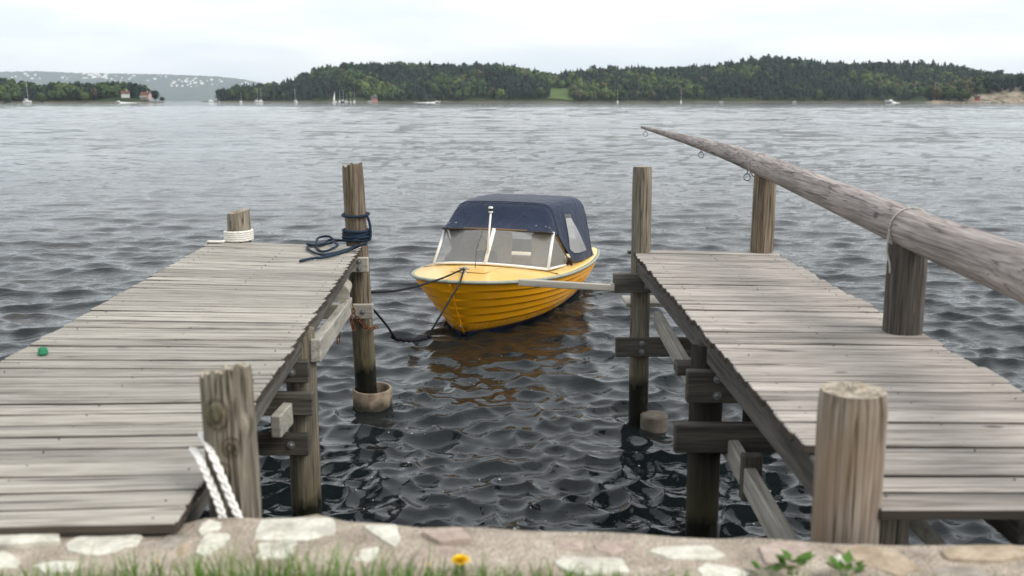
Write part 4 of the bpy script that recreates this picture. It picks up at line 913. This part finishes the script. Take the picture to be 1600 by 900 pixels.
for a in ((43, 130, 1185., 'white sailboat with tall bare mast off the low wooded point at far left', .4, gs), (330, 138, 1400, 'pale sailboat nearest the gap where the far ridge shows', .7, gs), (343, 150, 1400, 'small low sailboat just beside the one nearest the ridge gap', 2.0, gs),
          (377, 144, 1400, 'short-masted sailboat between the ridge gap and the close pair of masts', 1.2, gs), (402, 139, 1400, 'left one of two sailboats whose masts stand close together', .2, gs), (408, 138, 1410, 'right one of two sailboats whose masts stand close together', 1.0, gs),
          (462, 138, 1380, 'lone bare-masted sailboat below the rising edge of the dark hill', 2.4, gs), (523, 142, 1370, 'sailboat carrying a white sail left of the moored masts', .5, gp, True), (531, 142, 1400, 'first bare-masted sailboat beside the white sail', 1.3, gp),
          (536, 140, 1405, 'tallest bare mast of the group by the pink boathouse', .9, gp, False, True), (541, 145, 1400, 'third bare-masted sailboat counted from the white sail', .3, gp), (548, 145, 1400, 'fourth bare-masted sailboat counted from the white sail', 1.8, gp), (554, 143, 1405, 'bare-masted sailboat nearest the pink boathouse', 1.1, gp),
          (965, 141, 1380, 'white sailboat with bare mast off the pale meadow gap', 1.5, gs), (1064, 139, 1380, 'white sailboat with bare mast at the middle of the dark shore', 1.4, gs)): sailboat(*a)
def motor_parts():
    p = {}; rows = []
    for t in np.linspace(0, 1, 9):
        x = -3.5+7*t; b = 1.25*(1-max(0, (t-.45)/.55)**2.2); rows.append([(x, -b, 1.0+.45*t), (x-.3*t, -b*.75, .2), (x-.8*t, 0, -.2), (x-.3*t, b*.75, .2), (x, b, 1.0+.45*t)])
    mb = MB(); mb.grid(rows); mb.f += [tuple(range(5))]; mb.grid([[r_[0], (r_[0][0], 0, r_[0][2]+.1), r_[4]] for r_ in rows], flip=True); p['hull'] = mb.mesh('hull', 'hull_white', True)
    mb = MB(); mb.add([(-1.8, -.9, 1.2), (1.2, -.8, 1.3), (-1.6, -.8, 2.3), (.3, -.7, 2.3), (-1.8, .9, 1.2), (1.2, .8, 1.3), (-1.6, .8, 2.3), (.3, .7, 2.3)], [(0, 1, 3, 2), (4, 6, 7, 5), (2, 3, 7, 6), (0, 2, 6, 4), (1, 5, 7, 3)]); p['cabin'] = mb.mesh('cabin', 'hull_white')
    mb = MB(); mb.add([(1.15, -.7, 1.5), (1.15, .7, 1.5), (.42, .62, 2.2), (.42, -.62, 2.2)], [(0, 1, 2, 3)]); mb.add([(-1.2, -.89, 1.6), (.5, -.83, 1.6), (.2, -.77, 2.1), (-1.2, -.82, 2.1)], [(0, 1, 2, 3)]); p['windows'] = mb.mesh('windows', 'dark_glass')
    return p
MP = motor_parts()
def motorboat(px, Y, s, rz, label, wake=0, wlab=''):
    t = thing('cabin_cruiser', label, 'motorboat', (lat(px, Y), Y, .1*s), 'motorboats on the open water'); t['local'] = 1; t.scale = (s, s, s); t.rotation_euler = (0, -.05 if wake else 0, rz)
    for k in MP: place(k, MP[k], t, world=False)
    if wake:
        mb = MB(); dx = -math.cos(rz); r_ = random.Random(px)
        for i in range(70):
            q = r_.random(); x = lat(px, Y)+dx*(2.5*s+q*wake); y = Y+r_.uniform(-1, 1)*(1+q*5); w_ = r_.uniform(.5, 1.4)*(1.2-q); mb.lathe([(.001, w_*.55), (w_*.7, w_*.35), (w_, -.1)], 6, Matrix.Translation((x, y, 0)) @ Matrix.Diagonal((1.8, 1, 1, 1)))
        stuff(mb.build('wake_foam', 'foam_white', smooth=True), wlab, 'foam')
motorboat(185, 1100, .9, PI, 'white speedboat throwing foam below the low wooded point', 22, 'white foam behind the speedboat below the low wooded point'); motorboat(683, 1150, 1.1, 0, 'white speedboat running left of the meadow gap', 24, 'white foam behind the speedboat left of the meadow gap'); motorboat(1390, 1080, 1.5, PI, 'large white cruiser near the rocky islet', 6, 'short white foam behind the cruiser near the rocky islet')
motorboat(1127, 1300, .75, 0, 'tiny white motorboat under the dark middle shore'); motorboat(1241, 1300, .8, PI, 'tiny white motorboat between the dark shore and the cruiser'); motorboat(1543, 1085, .8, 0, 'small white motorboat against the rocks of the islet'); motorboat(577, 1390, .9, 0, 'small white motorboat tied beside the pink boathouse')
# houses
def house(px, py, Y, w, d, h, rz, wallm, roofm, label, z=None, porch=False):
    X = lat(px, Y); t = thing('house', label, 'house', (X, Y, z if z is not None else sky_z(px, py, Y))); t['local'] = 1; t.rotation_euler = (0, 0, rz)
    mb = MB(); mb.add([(-w/2, -d/2, -3), (w/2, -d/2, -3), (w/2, d/2, -3), (-w/2, d/2, -3), (-w/2, -d/2, h), (w/2, -d/2, h), (w/2, d/2, h), (-w/2, d/2, h), (-w/2, 0, h+d*.42), (w/2, 0, h+d*.42)], [(0, 1, 5, 4), (1, 2, 6, 9, 5), (2, 3, 7, 6), (3, 0, 4, 8, 7)]); mb.build('wall', wallm, t, local=1)
    mb = MB(); e = .5
    for s_ in (-1, 1): mb.add([(-w/2-e, s_*(d/2+e), h-e*.84+.1), (w/2+e, s_*(d/2+e), h-e*.84+.1), (w/2+e, 0, h+d*.42+.1), (-w/2-e, 0, h+d*.42+.1), (-w/2-e, s_*(d/2+e), h-e*.84+.35), (w/2+e, s_*(d/2+e), h-e*.84+.35), (w/2+e, 0, h+d*.42+.35), (-w/2-e, 0, h+d*.42+.35)], [(0, 1, 2, 3), (4, 5, 6, 7), (0, 1, 5, 4), (1, 2, 6, 5), (3, 0, 4, 7)])
    rf = mb.build('roof', roofm, t); mb = MB(); mb.box((w*.2, 0, h+d*.42+.8), (.8, .8, 1.6)); mb.build('chimney', 'house_white', rf)
    nw = max(2, int(w/2.6))
    for i in range(nw):
        mb = MB(); mb.box((-w/2+w*(i+.5)/nw, -d/2-.03, h*.55), (1.1, .12, 1.3)); mb.build('window', 'dark_glass', t)
    if porch:
        mb = MB(); mb.box((0, -d/2-1.4, .2), (w*.9, 2.6, .3)); mb.build('terrace', 'house_white', t); mb = MB(); mb.box((0, -d/2-2.6, .9), (w*.9, .15, .9)); mb.build('railing', 'house_white', t)
    return t
house(197, 149, 1228., 9, 6, 2.6, .25, 'house_white', 'roof_tile', 'white house with dark red roof farther from the tip of the low point')
house(229, 152, 1224., 11, 7, 3.0, -.2, 'house_pale_pink', 'roof_tile', 'reddish house with pale terrace nearest the tip of the low point', porch=True)
house(585, 157, 1488., 9, 9, 5.0, .1, 'house_pink', 'roof_dark', 'pink boathouse at the waterline by the moored sailboats', z=1.0)
house(1526, 153, 1136., 4.5, 2.6, 1.2, 0, 'house_red', 'roof_dark', 'small dark-roofed red shed on the rocky islet')
# town on the far ridge
tb = MB(); tb.box((0, 0, .5), (1, 1, 1)); tb.add([(-.5, -.5, 1), (.5, -.5, 1), (.5, .5, 1), (-.5, .5, 1), (-.5, 0, 1.35), (.5, 0, 1.35)], [(0, 1, 5, 4), (2, 3, 4, 5), (1, 2, 5), (3, 0, 4)]); tme = tb.mesh('town_house', 'town_pale'); tme2 = tme.copy(); tme2.materials[0] = MATS['town_roof']
for n_, (x0, x1, y0, y1, s0, s1) in ((24, (132, 170, 115.5, 124, 20, 38)), (38, (100, 262, 117, 128, 10, 22)), (30, (268, 322, 124, 136, 12, 24)), (12, (20, 70, 118, 124, 12, 24)), (14, (300, 390, 125, 134, 10, 20))):
    for i in range(n_):
        px, py = random.uniform(x0, x1), random.uniform(y0, y1); Ys = np.linspace(11550, 14700, 90); zt_ = zF(lat(px, Ys), Ys); zr_ = sky_z(px, py, Ys); j = int(np.argmax(zt_ > zr_))
        if j == 0: continue
        o = place('town_house', tme if random.random() < .85 else tme2, loc=(float(lat(px, Ys[j])), float(Ys[j]), float(zt_[j])-6), rot=(0, 0, random.uniform(-.4, .4))); w_ = random.uniform(s0, s1); o.scale = (w_*random.uniform(.8, 1.8), w_*.8, random.uniform(8, 18))
        o['label'] = 'tiny pale building in the hazy town on the far ridge'; o['category'] = 'building'; o['group'] = 'buildings of the far hillside town'
# a few trees that stand out, leaf by leaf
def lone_tree(px, zf, Y, h, wid, colr, label, seed, name='birch_tree'):
    X = float(lat(px, Y)); z = float(zf(np.array([X]), np.array([Y]))[0])-.3; t = thing(name, label, 'tree', (X, Y, z), 'trees standing out along the far shores'); t['local'] = 1
    mb = MB(); mb.tube([(0, 0, 0), (.1, .05, h*.4), (.0, .1, h*.75)], [.35, .24, .08], 7)
    for a in (0, 2.1, 4.2): mb.tube([(.1, .05, h*.38), (math.cos(a)*wid*.25*h, math.sin(a)*wid*.25*h, h*.62)], [.14, .05], 5)
    mb.build('trunk', 'bark', t)
    tv, tf = tmpl_leafy(seed, 260, wid, .58, .40); k = tv.copy(); q = tf[:260]; ctr = k[q].mean(1, keepdims=True); k[q] = ctr+(k[q]-ctr)*.55
    c_ = np.ones((len(k), 3))*np.array(colr)*np.random.default_rng(seed).uniform(.75, 1.3, (len(k), 1)); place('crown', npmesh('crown', k*h, tf, 'forest_leaves', c_), t, world=False)
for a in ((134, zL, 1216., 12.5, .40, C_YEL*1.1, 'round yellow-green tree at the front of the low point wood', 1), (66, zL, 1215., 15, .36, C_DEC*1.2, 'light green tree behind the sailboat off the low point', 2), (150, zL, 1232., 16, .30, C_BRN*1.2, 'brownish budding tree beside the round yellow-green tree', 3),
          (12, zL, 1216., 15, .36, C_DEC, 'broad green tree at the far left shore', 4), (254, zL, 1222., 7, .45, C_PINE*1.2, 'dark low tree at the tip of the point past the houses', 5), (243, zL, 1240., 15, .34, C_PINE*.8, 'dark pine rising behind the terrace house', 6),
          (1463, zR, 1140., 16, .36, C_BRN*1.1, 'brownish birch at the shore end of the rocky islet', 7), (1502, zR, 1140., 17, .30, C_DEC*1.1, 'bright green birch beside the bare rock of the islet', 8), (1482, zR, 1142., 15, .32, C_DEC*.8+C_BRN*.3, 'olive birch between the brown and the bright green islet trees', 9),
          (845, zM, 1512., 19, .40, C_DEC*1.15, 'big pale birch at the edge of the meadow gap', 10), (905, zM, 1515., 18, .40, C_BRN*1.2, 'purplish brown tree bordering the meadow gap', 11)): lone_tree(*a)

# ================================================================== SMALL THINGS ON THE WATER AND BANK
fo = MB(); rr = random.Random(8)
for i in range(70):
    if i < 40: x, y = rr.uniform(-1.2, 1.0), 5.2+rr.random()**1.6*2.6
    elif i < 55: x, y = rr.uniform(1.1, 2.2), rr.uniform(4.6, 6.6)
    else: x, y = rr.uniform(-.6, .9), rr.uniform(8.6, 10.4)
    r_ = rr.uniform(.003, .008)*(1.5 if rr.random() < .1 else 1); fo.lathe([(.0001, r_*.5), (r_*.7, r_*.35), (r_, -.002)], 7, Matrix.Translation((x, y, wz(x, y)+.001)))
stuff(fo.build('foam_bubbles', 'bubble_grey', smooth=True), 'scattered white foam bubbles drifting on the dark water between the piers', 'foam')
# grass
def blades(n, fx, fy, hr, wr, col, seed, lean=.5):
    r = np.random.default_rng(seed); x = fx(r, n); y = fy(r, n, x); h = hr(r, n, x); w = r.uniform(*wr, n); a = r.uniform(0, 2*PI, n); la = r.uniform(0, 2*PI, n); ln = r.uniform(.1, lean, n)*h
    z0 = np.interp(y, [-8, 0, 1.5, 2.2, 2.32, 2.5], [1.5, 1.38, 1.36, 1.345, 1.385, 1.385]); V = []; C = []
    c0 = np.array(col)*r.uniform(.65, 1.35, (n, 1)); c0[:, 0] *= r.uniform(.8, 1.5, n)
    for t, ww in ((0, 1.), (.45, .85), (.8, .5), (1., .05)):
        px_ = x+np.cos(la)*ln*t**2; py_ = y+np.sin(la)*ln*t**2; pz_ = z0+h*(t-.15*t*t*ln/h)
        for sg in (-1, 1): V.append(np.stack([px_+sg*np.cos(a)*w*ww, py_+sg*np.sin(a)*w*ww, pz_], 1)); C.append(c0*(.85+.3*t))
    V = np.stack(V, 1).reshape(-1, 3); C = np.stack(C, 1).reshape(-1, 3); f = np.array([(0, 1, 3, 2), (2, 3, 5, 4), (4, 5, 7, 6)]); Fq = (f[None]+(np.arange(n)*8)[:, None, None]).reshape(-1, 4)
    return V, Fq, C
def hgt(r, n, x):
    k = np.interp(x, [-3, -1.3, -.9, -.55, -.2, .1, .4, 1.0, 1.6, 3], [.05, .065, .10, .12, .11, .07, .04, .03, .035, .04]); return k*r.uniform(.35, 1.25, n)
A1 = blades(6000, lambda r, n: r.uniform(-2.2, 2.2, n), lambda r, n, x: 2.42-np.abs(r.normal(0, .14, n)), hgt, (.0012, .0028), (.11, .24, .04), 5)
A2 = blades(260, lambda r, n: r.uniform(-1.3, 1.3, n), lambda r, n, x: 2.39-np.abs(r.normal(0, .05, n)), lambda r, n, x: hgt(r, n, x)*1.35, (.0008, .0014), (.22, .20, .07), 6, .7)
A3 = blades(5000, lambda r, n: r.uniform(-6, 6, n), lambda r, n, x: r.uniform(-2.5, 2.3, n), lambda r, n, x: r.uniform(.03, .09, n), (.0015, .003), (.11, .24, .04), 7)
V = np.concatenate([A1[0], A2[0], A3[0]]); Fq = np.concatenate([A1[1], A2[1]+len(A1[0]), A3[1]+len(A1[0])+len(A2[0])]); C = np.concatenate([A1[2], A2[2], A3[2]])
stuff(place('grass', npmesh('grass', V, Fq, 'grass_blade', C)), 'green grass growing along the near edge of the stone quay', 'grass')
# dandelions
def dandelion(px, py, Y, r0, label, closed=False):
    hd = ony(px, py, Y); t = thing('dandelion', label, 'flower', (hd.x, hd.y, 1.35), 'dandelions in the grass')
    mb = MB(); mb.tube(smoothpath([(hd.x+.01, hd.y-.01, 1.34), (hd.x+.006, hd.y, (1.34+hd.z)/2), (hd.x, hd.y, hd.z-.004)], 5), .0028, 7); V_, f_ = mb.v, mb.f; me = npmesh('stem', np.array(V_), np.array([q for q in f_ if len(q) == 4]), 'grass_blade', np.ones((len(V_), 3))*np.array((.16, .20, .06)), True); place('stem', me, t)
    mb = MB(); r = random.Random(px)
    for k in range(150):
        q = (k/150)**.5; a = k*2.399; el = (1-q)*1.35+.12 if not closed else 1.2; L_ = r0*(.75+.25*q)*r.uniform(.9, 1.08); d = Vector((math.cos(a)*math.cos(el), math.sin(a)*math.cos(el)-.15, math.sin(el)*.75)); s_ = Vector((-math.sin(a), math.cos(a), 0))*r0*.07
        e = hd+d*L_; mb.add([hd-s_*.4, hd+s_*.4, e+s_, e-s_], [(0, 1, 2, 3)])
    mb.build('petals', 'yellow_petal', t)
dandelion(720, 876, 2.33, .025, 'large open yellow dandelion flower at the foot of the quay'); dandelion(671, 885, 2.33, .008, 'small half-closed yellow dandelion bud beside the open one', True); dandelion(246, 878, 2.35, .008, 'tiny orange-yellow dandelion bud in the grass at the left', True)
# leafy weeds on the wall
def weed(px, py, h, n, label, seed):
    b = onz(px, py, QZ-.01); t = thing('leafy_weed', label, 'plant', b, 'leafy weeds along the quay'); r = np.random.default_rng(seed)
    for k in range(n):
        mb = MB(); a = r.uniform(0, 2*PI); l_ = r.uniform(.025, .045); sp_ = r.uniform(.2, .8); hh = h*r.uniform(.35, 1); base_ = b+Vector((math.cos(a)*.035*sp_, math.sin(a)*.02*sp_, hh*.8)); d = Vector((math.cos(a), math.sin(a)*.6, .5)).normalized(); sd2 = d.cross(Vector((0, 0, 1))).normalized()*l_*.38
        vs = [base_, base_+d*l_*.4-sd2, base_+d*l_*.45+Vector((0, 0, -.003)), base_+d*l_*.4+sd2, base_+d*l_]
        c_ = np.ones((8, 3))*np.array((.10, .21, .035))*r.uniform(.7, 1.3); st_ = [tuple(b+Vector((math.cos(a)*.01, 0, -.01))), tuple(b+Vector((math.cos(a)*.01+.002, 0, -.01))), tuple(base_)]
        fq_ = np.array([(0, 1, 2, 2), (0, 2, 3, 3), (1, 4, 2, 2), (2, 4, 3, 3), (5, 6, 7, 7)]); me = npmesh('leaf', np.array([tuple(v) for v in vs]+st_), fq_[:, :3], 'grass_blade', c_); place('leaf', me, t)
weed(1238, 896, .05, 22, 'clump of bright green clover leaves near the thick tan post', 1); weed(1320, 902, .045, 18, 'small clover clump to the side of the larger one', 2); weed(1196, 900, .03, 10, 'lowest clover clump next to a white stone', 3)

# ================================================================== HAZE
mb = MB(); mb.box((0, 8000, 260), (36000, 17600, 540)); hz = mb.build('haze', 'foam_white'); hz['kind'] = 'stuff'; hz['label'] = 'thin bluish haze over the water and the far shore'; hz['category'] = 'haze'
g = G('haze_air'); g.t.nodes.remove(g.b); pv = g.n('ShaderNodeVolumePrincipled', {'Color': (.80, .90, 1., 1), 'Density': 5e-5, 'Anisotropy': .1}); g.l(pv.outputs[0], g.o.inputs['Volume']); hz.data.materials[0] = g.m
